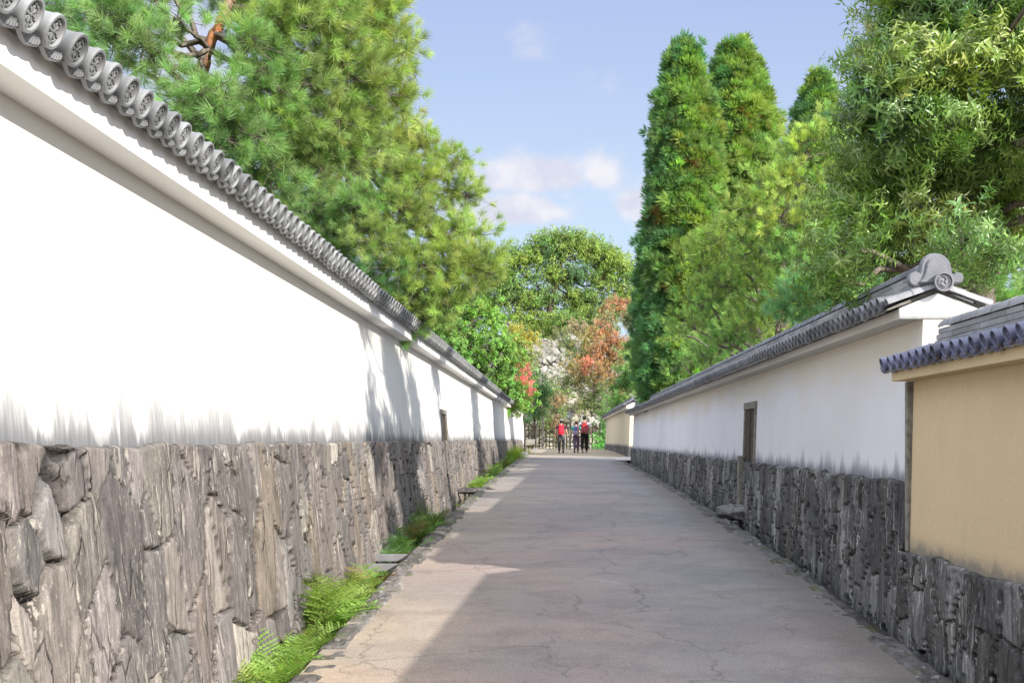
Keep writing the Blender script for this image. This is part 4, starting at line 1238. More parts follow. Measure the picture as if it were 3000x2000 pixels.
lob = [L(2350,860,62,14.5,4),L(2420,840,70,14.5,4),L(2480,870,60,14.5,4),L(2310,900,45,14.6,4),L(2540,860,60,15,4),L(2420,900,60,14.6,4),L(2620,850,70,16,3),L(2900,820,90,16,3),L(2980,700,90,17,4),L(2780,820,60,16,0),L(2990,880,60,15.5,3),L(2870,920,60,16,4),L(2680,760,60,16,0)]
tree('pine_tree', 'low dark green pine just over the tiled roof of the right wall', 'tree', G2, 'pine', tr, lob, PR, 302, 1.3, bark=M_BARK_D, ts=10)
tr = [(gnd(5.4, 13), .16), (at(2740, 300, 13), .1), (at(2640, 60, 13), .05)]
lob = [L(2625,20,40,13,4),L(2590,120,34,13,4),L(2560,165,24,13,4),L(2600,-50,80,13,4),L(2700,60,80,13,3),L(2560,330,30,13.5,4,.6)]
tree('pine_tree', 'dark pine peeping out behind the top left edge of the oak', 'tree', G2, 'pine', tr, lob, PR, 303, 1.0, bark=M_BARK_D, ts=10)

# oak
OAK = [(.078,.13,.025),(.092,.15,.027),(.105,.17,.030),(.062,.112,.027),(.11,.15,.030)]
tr = [(gnd(4.5, 9.9), .15), (at(2880, 900, 9.9), .12), (at(2860, 600, 9.8), .10), (at(2820, 330, 9.7), .07), (at(2800, 80, 9.6), .05), (at(2790, -100, 9.6), .03)]
lob = []
for q in [(2660,50,75),(2730,40,100),(2850,50,105),(2970,60,95),(2590,140,50),(2565,215,45),(2655,180,95),(2760,180,100),(2880,170,95),(2980,170,80),(2545,370,50),(2600,320,100),(2720,320,100),(2800,350,60),(2960,400,80),(2900,350,60),(2500,500,50),(2550,490,95),(2670,480,100),(2790,490,90),(2910,500,80),(3000,520,80),(2465,620,38),(2515,640,75),(2610,630,95),(2730,630,90),(2850,620,80),(2960,640,80),(2450,740,38),(2500,760,62),(2570,735,60),(2440,820,40)]:
    Y = 9.4 + 1.5*(rng.random()-.5)
    lob.append(L(*q, Y))
lob += [L(2835,700,18,7.8,3,.4),L(2900,735,22,8.0,3,.6),L(2600,-80,110,9.4),L(2800,-100,130,9.4),L(3050,0,110,9),L(3080,250,110,9),L(3080,500,100,9),L(2880,690,60,9.6)]
def W3(x, y, z, r_, pi=None, df=1.0): return (np.array([x, y*K, z]), r_, pi, df)
lob += [W3(4.1,6.9,7.3,.4,None,.5),W3(4.5,7.0,6.4,.45,None,.5),W3(4.3,6.8,5.6,.4,None,.5),W3(4.6,7.2,4.7,.38,None,.5),W3(5.2,8.2,4.2,.36,None,.5),W3(5.0,7.9,7.2,.5),W3(5.4,8.5,6.2,.5),W3(5.3,8.3,5.2,.5),W3(4.6,8.0,8.0,.5),W3(5.8,9.4,5.0,.5),W3(5.6,9.6,7.2,.6)]
tree('oak_tree', 'big evergreen oak with drooping glossy leaves filling the upper right corner', 'tree', None, 'oak', tr, lob, OAK, 401, 1.55, .9, bark=M_BARK_G, ts=14, tw=.006, tv=.2)

# ------------------------------------------------------------------ castle mound and far trees
CWALL = empty('castle_wall', (0, 100, 0), 'high wall of pale rough boulders behind the bamboo gate', 'castle wall')
stone_face('boulder_face', -22, 22, lambda x: roadz(100)-.3+0*x, lambda x: EYE+7.6+.5*np.sin(x*.3+1)+0*x, 99.2, -.17*-1, -1, CWALL, M_STONE_C, PAL_C, 61, cell=(.74, .56), small=.7, depth=.16, top_rough=.25, axis='x', rowh=.06, jw=.05, relief=1.5, cap=.9, minstep=.06)
o = grid_sheet('castle_terrace', np.linspace(-60, 60, 25), np.linspace(101.5, 180, 15), lambda X, Y: EYE + 7.5 + 0*X + .3*np.sin(X*.4) + .02*(Y-101), M_EARTH)
def tz(x, y): return np.array([x, y*K, EYE + 7.4])
def px(x, Y): return (x-1640)/F*Y*K
FARP = [(.105,.165,.038),(.092,.155,.04),(.12,.175,.036),(.07,.13,.045),(.125,.18,.034)]
tr = [(tz(px(1600, 80), 80), .35), (at(1610, 900, 80), .25), (at(1640, 800, 80), .14), (at(1650, 740, 80), .08)]
lob = [L(1515,775,38,80),L(1470,805,38,80),L(1560,760,45,80),L(1610,740,42,80),L(1660,735,46,80),L(1720,740,46,80),L(1770,760,46,80),L(1815,775,40,80),L(1840,810,30,80),
 L(1440,840,30,80,3),L(1500,840,42,80),L(1560,815,36,80,None,.7),L(1620,800,46,80),L(1690,810,50,80),L(1760,820,50,80),L(1820,850,36,80),L(1470,890,40,80,None,.8),L(1540,880,46,80,2),L(1600,880,44,80,None,.8),L(1660,870,46,80,4,.7),L(1720,880,46,80),L(1780,890,40,80),
 L(1560,940,42,79,4),L(1620,945,44,79,2),L(1510,930,34,80,2),L(1680,930,40,80),L(1590,990,30,79,4,.7),L(1440,900,26,80,None,.7),L(1620,990,40,78,2),L(1670,980,44,78,0),L(1720,985,40,78,1),L(1530,975,36,78,2),L(1560,1000,26,77,1),L(1780,960,44,78,0),L(1640,820,44,82,1),L(1580,870,44,82,1),L(1480,850,40,82,0),L(1420,860,30,80),L(1410,900,30,80),L(1760,800,46,82,1),L(1700,900,46,82,2),L(1840,870,40,82,0),
 L(1500,745,40,81,1),L(1450,790,30,81,3),L(1425,820,24,81,1),L(1560,730,36,81,0),L(1620,715,34,81,2),L(1690,712,36,81,0),L(1750,728,36,81,1),L(1800,750,30,81,2),L(1845,790,26,81,0),L(1740,930,44,77,2),L(1800,920,40,78,1),L(1650,940,40,77,0),L(1570,705,12,80,None,.6),L(1600,700,12,80,None,.6),L(1640,690,10,80,None,.7),L(1672,700,14,80,None,.7),L(1700,695,14,80,None,.7),L(1740,712,12,80,None,.6)]
tree('broadleaf_tree', 'broad spreading green tree with yellowing patches, on top of the castle wall', 'tree', None, 'far', tr, lob, FARP, 501, 1.15, bark=M_BARK_D, tw=.03)
TAN = [(.18,.15,.08),(.14,.15,.065),(.21,.13,.065),(.12,.14,.05)]
tr = [(tz(px(1750, 76), 76), .2), (at(1760, 960, 76), .12), (at(1780, 900, 76), .06)]
lob = [L(1820,890,36,76,2),L(1780,910,30,76,2,.7),L(1700,960,45,75,0,.8),L(1650,990,42,74,1,.7),L(1730,990,40,75,3,.9),L(1770,940,36,75,1,.8),L(1840,940,34,76,0),L(1690,1010,36,74,1,.8)]
tree('broadleaf_tree', 'half bare tan and pinkish tree above the orange maple', 'tree', None, 'maple', tr, lob, TAN, 502, 1.1, bark=M_BARK_G, tw=.02)
MAP = [(.20,.115,.055),(.18,.125,.05),(.16,.14,.045),(.09,.12,.04),(.25,.10,.06)]
tr = [(gnd(px(1815, 62), 62), .14), (at(1805, 1180, 62), .10), (at(1780, 1080, 62), .06)]
lob = [L(1790,1000,42,62,0),L(1825,1015,24,62,0),L(1750,1030,40,62,0),L(1800,1050,44,62,1),L(1720,1075,34,61,4,.9),L(1760,1090,36,61,1),L(1700,1115,34,61,2,.9),L(1690,1040,34,63,3,.9),L(1720,1010,36,64,2,.8),L(1670,1010,34,65,3,.7),L(1740,980,34,64,2,.8),L(1750,1140,42,61,3,.9),L(1800,1120,40,62,1),L(1810,1165,36,62,2),L(1760,1190,34,61,3,.7),L(1720,1170,30,61,3,.6),L(1800,1200,26,62,3,.7),L(1770,960,22,62,0,.8),L(1660,1120,22,61,3,.5),L(1680,1075,24,61,2,.6)]
tree('maple_tree', 'orange red maple leaning over the right side of the gate', 'tree', None, 'maple', tr, lob, MAP, 503, 1.25, bark=M_BARK_G, tw=.02)
tr = [(gnd(px(1500, 60), 60), .08), (at(1510, 1150, 60), .05), (at(1520, 1100, 60), .03)]
tree('maple_tree', 'small coral red maple beside the bright green tree', 'tree', None, 'maple', tr, [L(1515,1085,20,60,0),L(1530,1110,24,60,0),L(1520,1140,20,60,0),L(1535,1150,16,60,0)], [(.26,.085,.06)], 504, 1.9, bark=M_BARK_G, tw=.01)
tr = [(gnd(px(1520, 63), 63), .12), (at(1520, 1100, 63), .08), (at(1520, 1000, 63), .04)]
tree('broadleaf_tree', 'yellow leaved tree between the bright green tree and the castle wall', 'tree', None, 'maple', tr, [L(1500,970,24,63,0),L(1530,985,22,63,0),L(1555,995,18,63,0),L(1500,1010,28,63,1),L(1530,1030,30,63,1),L(1510,1045,20,63,2),L(1545,1060,26,63,1),L(1540,1100,24,63,1)], [(.20,.185,.035),(.12,.16,.04),(.24,.17,.04)], 505, 1.5, bark=M_BARK_D, tw=.015)
tr = [(gnd(px(1555, 66), 66), .10), (at(1570, 1200, 66), .07), (at(1575, 1130, 66), .04)]
tree('broadleaf_tree', 'dark green small leaved tree beyond the end of the left wall', 'tree', None, 'maple', tr, [L(1570,1100,26,66),L(1585,1135,28,66),L(1560,1160,30,66),L(1590,1180,24,66),L(1550,1200,32,66),L(1580,1215,26,66,None,.7),L(1530,1225,24,66),L(1600,1150,14,66,None,.6)], [(.06,.12,.045),(.075,.135,.05)], 506, 1.0, bark=M_BARK_D, tw=.015)
tr = [(gnd(px(1835, 58), 58), .05), (at(1835, 1200, 58), .04), (at(1830, 1080, 58), .02)]
tree('bamboo_clump', 'fresh green bamboo clump between the maple and the dark cedar', 'bamboo', None, 'bamboo', tr, [L(1850,1040,36,58),L(1835,1085,36,58),L(1815,1130,32,58),L(1850,1130,36,58),L(1805,1180,30,58),L(1840,1180,34,58),L(1790,1215,22,60),L(1870,1000,30,58),L(1880,1080,40,57),L(1900,1140,40,56)], [(.08,.16,.04),(.06,.135,.04),(.12,.19,.05)], 507, 1.3, bark=M_BAMBOO, tw=.01)
tr = [(gnd(px(1772, 63), 63), .04), (at(1775, 1290, 63), .03), (at(1778, 1250, 63), .02)]
tree('shrub', 'leafy green shrub against the far end of the cream wall', 'shrub', None, 'maple', tr, [L(1780,1230,16,63),L(1772,1260,16,63),L(1772,1285,16,62.5),L(1765,1305,15,62.5),L(1785,1210,14,63),L(1752,1312,10,62)], [(.09,.22,.05),(.07,.18,.06)], 508, 2.2, bark=M_BARK_D, tw=.01)
tr = [(gnd(px(1640, 70), 70.3), .03), (at(1640, 1200, 70.3), .02), (at(1635, 1170, 70.4), .01)]
tree('creeper', 'rust and green creeper hanging on the castle boulders above the gate', 'creeper', None, 'maple', tr, [L(1660,1150,22,70.4,2,.6),L(1700,1190,24,70.3,1,.6),L(1590,1160,16,70.4,2,.5),L(1625,1180,18,70.2,0,.7),L(1610,1210,20,70,1,.5),L(1640,1170,12,70.3,0,.7),L(1600,1240,16,70,2,.6),L(1650,1210,14,70,2,.4),L(1625,1235,16,70,0,.5),L(1615,1140,10,70.4,2,.5)], [(.17,.13,.07),(.15,.15,.07),(.11,.16,.05)], 509, .7, bark=M_BARK_G, tw=.01)
# ================================================================== ferns and grass in the ditch
def fern(x, y, size, n, seed, label, col=(.17, .32, .045), bias=.5, z=None, leaflets=True, group='ferns growing in the ditch', pinn=17, lift=(52, 88)):
    r = np.random.default_rng(seed)
    V = []; Fs = []; C = []; k = 0
    base = np.array([x, y, (float(roadz(y)) - .24) if z is None else z])
    for i in range(n):
        az = r.uniform(-math.pi, math.pi)
        d = np.array([math.cos(az) + bias, math.sin(az)*1.1, 0]); d /= np.linalg.norm(d)
        Lf = size*r.uniform(.6, 1.15); el = R(r.uniform(*lift)); b0 = base + np.array([r.normal()*.05*size/.5, r.normal()*.14*size/.5, 0])
        side = np.array([-d[1], d[0], 0])
        pts = []; p = b0.copy(); e = el; N = pinn + 3
        bend = r.uniform(45, 110)
        for j in range(N+1):
            pts.append(p.copy()); stp = Lf/N
            p = p + stp*(math.cos(e)*d + math.sin(e)*np.array([0, 0, 1])); e -= R(bend)/N
        cc = (np.array(col) if r.random() > .07 else np.array([.22, .15, .06]))*r.uniform(.65, 1.25)*(1 + .08*r.normal(size=3))
        q = k
        for j in range(N):    # rachis
            a, b = pts[j], pts[j+1]; w = .0035*(1-j/N)+.001
            V += [a-side*w, a+side*w, b+side*w, b-side*w]; Fs.append((k, k+1, k+2, k+3)); C += [cc*.7]*4; k += 4
        for j in range(3, N+1):
            t = (j-3)/(N-3); pl = Lf*.34*(math.sin(math.pi*min(1, .22 + .78*t))**.8)*(1 if t < .97 else .6) + .006
            ax = pts[j]-pts[j-1]; ax /= np.linalg.norm(ax)
            up = np.cross(side, ax)
            for sgn in (-1, 1):
                pl *= r.uniform(.82, 1.1); dr = side*sgn*.92 + ax*r.uniform(.3, .55) - up*r.uniform(.0, .55); dr /= np.linalg.norm(dr)
                perp = ax - dr*np.dot(ax, dr); perp /= np.linalg.norm(perp)
                nl = 7 if leaflets else 1
                if not leaflets:
                    w = Lf*.03
                    V += [pts[j], pts[j]+dr*pl*.4+perp*w, pts[j]+dr*pl, pts[j]+dr*pl*.4-perp*w]; Fs.append((k, k+1, k+2, k+3)); C += [cc]*4; k += 4
                else:
                    for m in range(nl):
                        s0 = m/nl; s1 = (m+1.15)/nl; w = Lf*.026*(1-.7*s0)*r.uniform(.85, 1.1)
                        a = pts[j]+dr*pl*s0; b = pts[j]+dr*pl*min(s1, 1.0); dn = np.array([0, 0, -.10*pl*s0*s0])
                        V += [a+dn, a+dr*pl*.10+perp*w+dn, b+dn, a+dr*pl*.10-perp*w+dn]; Fs.append((k, k+1, k+2, k+3)); C += [cc*(1+.12*r.normal())]*4; k += 4
    o = npmesh('fern', np.array(V), np.array(Fs), M_FERN, None, False, col=np.clip(np.array(C), 0, 1))
    return tag(o, label, 'fern', group)
FE = [
 (-1.96, 5.35, .38, 18, 'small bright fern in the ditch at the bottom edge of the photo', 1), (-1.95, 6.25, .50, 34, 'wide bright fern at the foot of the near brown stones', 1),
 (-1.99, 7.75, .62, 36, 'tallest bright fern leaning on the near stones', 1), (-2.0, 9.2, .46, 24, 'rounded fern just before the two concrete beams', 1),
 (-1.97, 6.95, .40, 20, 'lower fern filling the gap between the wide and the tallest fern', 1), (-1.98, 8.5, .40, 20, 'short fern between the tallest and the rounded one', 1),
 (-1.95, 11.2, .44, 24, 'first fern beyond the two concrete beams', 0), (-2.0, 12.1, .50, 24, 'dark green fern in tree shadow', 0), (-1.95, 13.1, .50, 22, 'spreading dark fern below the tall grass tuft', 0), (-1.90, 14.4, .40, 16, 'small fern at the kerb beyond the dark ones', 0),
 (-1.72, 17.2, .36, 14, 'lone yellow green fern sprouting over the kerb', 1), (-1.95, 20.8, .48, 22, 'fern just beyond the stone slab', 1), (-1.95, 22.6, .48, 22, 'second fern beyond the stone slab', 1), (-1.95, 25.0, .5, 20, 'third fern beyond the stone slab', 0), (-1.98, 27.5, .5, 20, 'fern halfway between slab and signpost', 1), (-1.98, 30.5, .5, 20, 'fern in the shaded stretch before the signpost', 0), (-1.95, 33.5, .5, 20, 'fern a few steps before the signpost', 1), (-1.85, 36.5, .42, 16, 'last low fern before the signpost', 1)]
for i, (x, y, s_, n, lb, br) in enumerate(FE):
    y = y*K
    fern(x, y, s_*1.12, int(n*.85), 700+i, lb, (.27, .42, .095) if br else (.15, .27, .085), leaflets=y < 22, pinn=17 if y < 22 else 12)

def grass_tuft(x, y, n, h, w, seed, label, col, z=None):
    r = np.random.default_rng(seed); V = []; Fs = []; C = []; k = 0
    zb = float(roadz(y)) - .2 if z is None else z
    for i in range(n):
        b = np.array([x + r.normal()*w*.3, y + r.normal()*w*.5, zb]); az = r.uniform(0, 6.28); d = np.array([math.cos(az), math.sin(az), 0]); s = np.array([-d[1], d[0], 0])
        hh = h*r.uniform(.5, 1.1); ln = r.uniform(.2, .8); c = np.array(col)*r.uniform(.7, 1.3); prev = b
        for j in range(4):
            t0 = j/4; t1 = (j+1)/4
            p0 = b + d*ln*hh*t0**2 + np.array([0, 0, hh*t0*(1-.35*ln*t0)]); p1 = b + d*ln*hh*t1**2 + np.array([0, 0, hh*t1*(1-.35*ln*t1)])
            w0 = .006*(1-t0)+.0012; w1 = .006*(1-t1)+.0008
            V += [p0-s*w0, p0+s*w0, p1+s*w1, p1-s*w1]; Fs.append((k, k+1, k+2, k+3)); C += [c]*4; k += 4
    return tag(npmesh('grass_tuft', np.array(V), np.array(Fs), M_FERN, None, False, col=np.clip(np.array(C), 0, 1)), label, 'grass tuft')
grass_tuft(-2.02, 13.7*K, 160, .62, .30, 801, 'tall thin leaved grass tuft above the dark ferns', (.14, .22, .06))
grass_tuft(-1.95, 38.6*K, 900, .80, .75, 802, 'yellow green grass clump beside the signpost', (.24, .36, .05))
grass_tuft(-2.0, 44.0*K, 700, .75, .9, 803, 'yellowish grass clump beyond the signpost', (.28, .36, .05))

# ------------------------------------------------------------------ slabs, boulder
mb = MB(); yb_ = 10.72*K; mb.box((-2.22, yb_, float(roadz(yb_))-.10), (-1.60, yb_+.10, float(roadz(yb_))-.02), .006)
tag(mb.build('concrete_beam', M_CONC, None), 'farther of two pale concrete beams across the ditch', 'beam', 'concrete beams across the ditch')
mb = MB(); yb_ = 10.25*K; mb.box((-2.22, yb_, float(roadz(yb_))-.13), (-1.66, yb_+.09, float(roadz(yb_))-.05), .006)
tag(mb.build('concrete_beam', M_CONC, None), 'nearer of two pale concrete beams across the ditch', 'beam', 'concrete beams across the ditch')

def rock(name, c, dims, seed, mat, label, cat, col=(.30, .29, .29), flat=True, rz=0, group=None):
    r = np.random.default_rng(seed)
    import bmesh
    bm = bmesh.new(); bmesh.ops.create_icosphere(bm, subdivisions=5, radius=1)
    P = np.array([v.co for v in bm.verts])
    planes = r.normal(size=(11, 3)); planes /= np.linalg.norm(planes, axis=1, keepdims=True)
    dd = r.uniform(.62, .95, 11)
    for n_, d_ in zip(planes, dd):
        q = P @ n_; m = q > d_; P[m] -= (q[m]-d_)[:, None]*n_*.92
    P *= (1 + .07*fbm(P[:, 0]*2+seed, P[:, 1]*2+P[:, 2]*1.7, 5))[:, None]
    P[:, 2] += .04*fbm(P[:, 0]*4+P[:, 2]*9, P[:, 1]*3, 4)
    P = P*np.array(dims)
    ca, sa = math.cos(rz), math.sin(rz); P = P @ np.array([[ca, sa, 0], [-sa, ca, 0], [0, 0, 1]])
    P = P + np.array(c)
    Fq = np.array([[v.index for v in f.verts] for f in bm.faces]); bm.free()
    o = npmesh(name, P, Fq, mat, None, True, col=np.tile(np.array([col]), (len(P), 1)))
    return tag(o, label, cat, group)
rock('boulder', (2.64, 14.0*K, float(roadz(14*K))+.10), (.30, .40, .125), 5, M_STONE_R, 'flat topped boulder set below the narrow door in the right wall', 'boulder', (.32, .33, .34), rz=.4)
rock('stone_slab', (-1.85, 19.6*K, float(roadz(19.6*K))-.02), (.50, .22, .08), 9, M_STONE_L, 'dark weathered stone slab bridging the ditch', 'slab', (.13, .115, .11), rz=.1)
# small stones lying in the ditch
tr_ = np.random.default_rng(5)
for i, (x, y) in enumerate([(-1.95, 4.9), (-1.88, 9.7), (-1.9, 15.2), (-1.86, 15.9), (-1.9, 24.0)]):
    y = y*K
    rock('stone', (x, y, float(roadz(y))-.22), (.10, .12, .06), 40+i, M_STONE_L, ['stone in the ditch at the bottom of the photo', 'wet stone in the ditch just before the concrete beams', 'nearer of two stones beyond the dark ferns', 'farther of two stones beyond the dark ferns', 'stone in the ditch among the ferns past the slab'][i], 'stone', (.2, .19, .18), group='loose stones in the ditch')

# ------------------------------------------------------------------ bamboo gate and fence at the end, Y = 64
GY = 64.0*K
def gx(cx): return -4.50 + .00403*cx
def gzz(cy): return EYE + 2.583 - .00403*cy
GZ = float(roadz(GY))
def pole_h(par, xa, xb, z, y=GY-.03, rad=.040, name='rail'):
    mb = MB(); n = 6
    mb.tube([(xa+(xb-xa)*k/n, y, z + .006*math.sin(k*2.3+z*9)) for k in range(n+1)], rad, 7); mb.build(name, M_BAMBOO, par, True)
def pole_v(par, x, ztop, y=GY, rad=.045, name='pole'):
    mb = MB(); n = 5
    mb.tube([(x + .008*math.sin(k*1.9+x*7), y, GZ-.02+(ztop-GZ+.02)*k/n) for k in range(n+1)], rad, 7); mb.build(name, M_BAMBOO, par, True)
def lattice(name, label, xs_, tops, rails, cat='fence', ra=None):
    e = empty(name, (float(np.mean([gx(q) for q in xs_])), GY, GZ), label, cat)
    for x, t_ in zip(xs_, tops): pole_v(e, gx(x), gzz(t_))
    xa, xb = ra if ra else (xs_[0]-14, xs_[-1]+14)
    for q in rails: pole_h(e, gx(xa), gx(xb), gzz(q)); 
    return e
lattice('bamboo_fence', 'bamboo lattice fence left of the gate post', [460, 520, 580, 640, 702, 764], [392, 392, 388, 372, 380, 376], [465, 562, 630, 680, 742], ra=(440, 806))
lattice('bamboo_gate', 'left leaf of the bamboo lattice gate, behind the red backpack', [878, 940, 1002, 1064, 1128, 1185], [312, 340, 344, 344, 336, 316], [425, 525, 582, 664, 742], 'gate')
lattice('bamboo_gate', 'right leaf of the bamboo lattice gate, behind the walkers in teal and white', [1235, 1300, 1362, 1424, 1486, 1548], [320, 330, 340, 344, 336, 316], [425, 515, 582, 664, 742], 'gate')
lattice('bamboo_fence', 'short bamboo lattice fence right of the gate, beside the shrub', [1680, 1742, 1804, 1860], [345, 348, 350, 350], [425, 522, 586, 692], ra=(1630, 1880))
for cx, ct, lb in ((826, 240, 'thick dark wooden gate post on the left of the bamboo gate'), (1612, 262, 'thick dark wooden gate post behind the man in white')):
    e = empty('gate_post', (gx(cx), GY, GZ), lb, 'post', 'thick gate posts')
    mb = MB(); mb.tube([(gx(cx), GY, GZ-.1), (gx(cx)-.01, GY, GZ+1), (gx(cx), GY, gzz(ct))], [.088, .082, .075], 12); mb.build('shaft', M_WOODG, e, True)
    mb = MB(); mb.tube([(gx(cx), GY, gzz(ct)-.001), (gx(cx), GY, gzz(ct)+.025)], [.078, .05], 12); mb.build('cap', M_WOODD, e, True)
    for z in (gzz(525), gzz(664)):
        mb = MB(); mb.tube([(gx(cx)-.10, GY-.06, z), (gx(cx)+.10, GY-.06, z)], .012, 6)
        mb.build('hinge_bar', M_WOODD, e)

# ------------------------------------------------------------------ lantern on a post
lx, ly = gx(1287), 62.0*K
k_ = ly/GY
def lz(cy): return EYE + (1289-(1180+cy/5.88))/F*ly
lx = (1450+1287/5.88-1640)/F*ly
e = empty('garden_lantern', (lx, ly, float(roadz(ly))), 'wooden post lantern with hexagonal glass lamp head standing before the gate', 'lantern')
mb = MB(); mb.tube([(lx, ly, float(roadz(ly))-.05), (lx, ly, lz(275))], [.06, .045], 10); mb.build('post', M_WOODG, e, True)
def hexring(z, r_): return [(lx+r_*math.cos(math.pi/3*k+.3), ly+r_*math.sin(math.pi/3*k+.3), z) for k in range(6)]
mb = MB(); mb.rings([hexring(lz(272), .10), hexring(lz(266), .19), hexring(lz(260), .19)], True); mb.build('lamp_base', M_METALG, e)
mb = MB(); mb.rings([hexring(lz(187), .21), hexring(lz(180), .24), hexring(lz(160), .09), hexring(lz(150), .03), hexring(lz(135), .02)], True); rf = mb.build('lamp_roof', M_METALG, e)
M_GLASS = simple('frosted_glass', (.50, .53, .50), .25, .05, 5, spec=.6, bumps=0)
mb = MB(); mb.rings([hexring(lz(260)+.002, .155), hexring(lz(188)-.002, .17)], True); mb.build('glass', M_GLASS, e)
mb = MB()
for k in range(6):
    a = math.pi/3*k+.3
    mb.tube([(lx+.165*math.cos(a), ly+.165*math.sin(a), lz(260)), (lx+.183*math.cos(a), ly+.183*math.sin(a), lz(188))], .014, 5)
mb.build('frame_bar', M_METALG, e)

# ------------------------------------------------------------------ signpost with block foot, and slanted information board
def sign_pole(x, y, h, foot, label, board=None):
    y = y*K
    z = float(roadz(y))
    e = empty('signpost', (x, y, z), label, 'post')
    a, b, hh = foot
    mb = MB()
    rings = []
    for t_, s_ in ((0, 1), (.04, 1), (hh-.03, b/a), (hh, b/a*.9)):
        w = a*s_/2; rings.append([(x-w, y-w, z-.02+t_), (x+w, y-w, z-.02+t_), (x+w, y+w, z-.02+t_), (x-w, y+w, z-.02+t_)])
    mb.rings(rings, True); mb.build('block_foot', M_CONC, e)
    mb = MB(); mb.tube([(x, y, z+hh-.03), (x+.01, y, z+h*.5), (x+.02, y, z+h)], [.045, .042, .038], 8); mb.build('pole', M_WOODD, e, True)
    return e, z
e, z = sign_pole(-1.53, 40, 1.50, (.42, .27, .26), 'slim wooden signpost in a pale concrete block at the left edge of the path')
mb = MB(); mb.box((-1.575, 40*K-.07, z+1.33), (-1.455, 40*K-.04, z+1.50), .006); mb.build('sign_board', M_WOODD, e)
e2, z2 = sign_pole((1569-1640)/F*52*K, 52, 1.30, (.30, .20, .20), 'thin metal stake in a small concrete block near the gate')
bx, by = (1556-1640)/F*53*K, 53.0*K
zb = float(roadz(by))
e = empty('information_board', (bx, by, zb), 'low slanted pale information board on two short legs', 'board')
mb = MB(); mb.raw([(bx-.50, by-.22, zb+.30), (bx+.36, by-.22, zb+.42), (bx+.42, by+.22, zb+.68), (bx-.25, by+.22, zb+.68), (bx-.50, by-.20, zb+.27), (bx+.36, by-.20, zb+.39), (bx+.42, by+.24, zb+.65), (bx-.25, by+.24, zb+.65)],
    [(0,1,2,3),(7,6,5,4),(0,4,5,1),(1,5,6,2),(2,6,7,3),(3,7,4,0)]); mb.build('panel', M_WOODG, e)
for dx in (-.25, .28):
    mb = MB(); mb.tube([(bx+dx, by+.05, zb-.02), (bx+dx, by+.05, zb+.46)], .028, 8); mb.build('leg', M_METALG, e, True)

# ------------------------------------------------------------------ people
M_SKIN = simple('skin', (.52, .33, .24), .6, .05, 4, bumps=0)
def cloth(name, col): return simple(name, col, .85, .12, 9, .2, bumps=.3)
def skin_obj(name, V, E, Rd, mat, parent, sub=2, root=0):
    me = bpy.data.meshes.new(name); me.from_pydata([tuple(v) for v in V], E, []); me.materials.append(mat)
    o = bpy.data.objects.new(name, me); COL.objects.link(o); o.parent = parent
    sk = o.modifiers.new('skin', 'SKIN'); sk.use_smooth_shade = True; sk.branch_smoothing = .4
    for i, r_ in enumerate(Rd):
        sv = me.skin_vertices[0].data[i]; sv.radius = (r_, r_) if not hasattr(r_, '__len__') else r_; sv.use_root = (i == root)
    s2 = o.modifiers.new('sub', 'SUBSURF'); s2.levels = sub; s2.render_levels = sub
    return o
def softbox(name, c, d, mat, parent, taper=.8, sub=2, rot=0):
    cx, cy, cz = c; dx, dy, dz = d
    rings = []
    for t_, s_ in ((-.5, .80), (-.42, 1.0), (0, 1.03), (.38, taper), (.5, taper*.72)):
        rings.append([(cx+sx_*dx/2*s_, cy+sy_*dy/2*s_*(1 if abs(t_) < .5 else .8), cz+dz*t_) for sx_, sy_ in ((-1, -.7), (-.7, -1), (.7, -1), (1, -.7), (1, .7), (.7, 1), (-.7, 1), (-1, .7))])
    mb = MB(); mb.rings(rings, True)
    o = mb.build(name, mat, None, True); o.parent = parent
    s2 = o.modifiers.new('sub', 'SUBSURF'); s2.levels = sub; s2.render_levels = sub
    return o
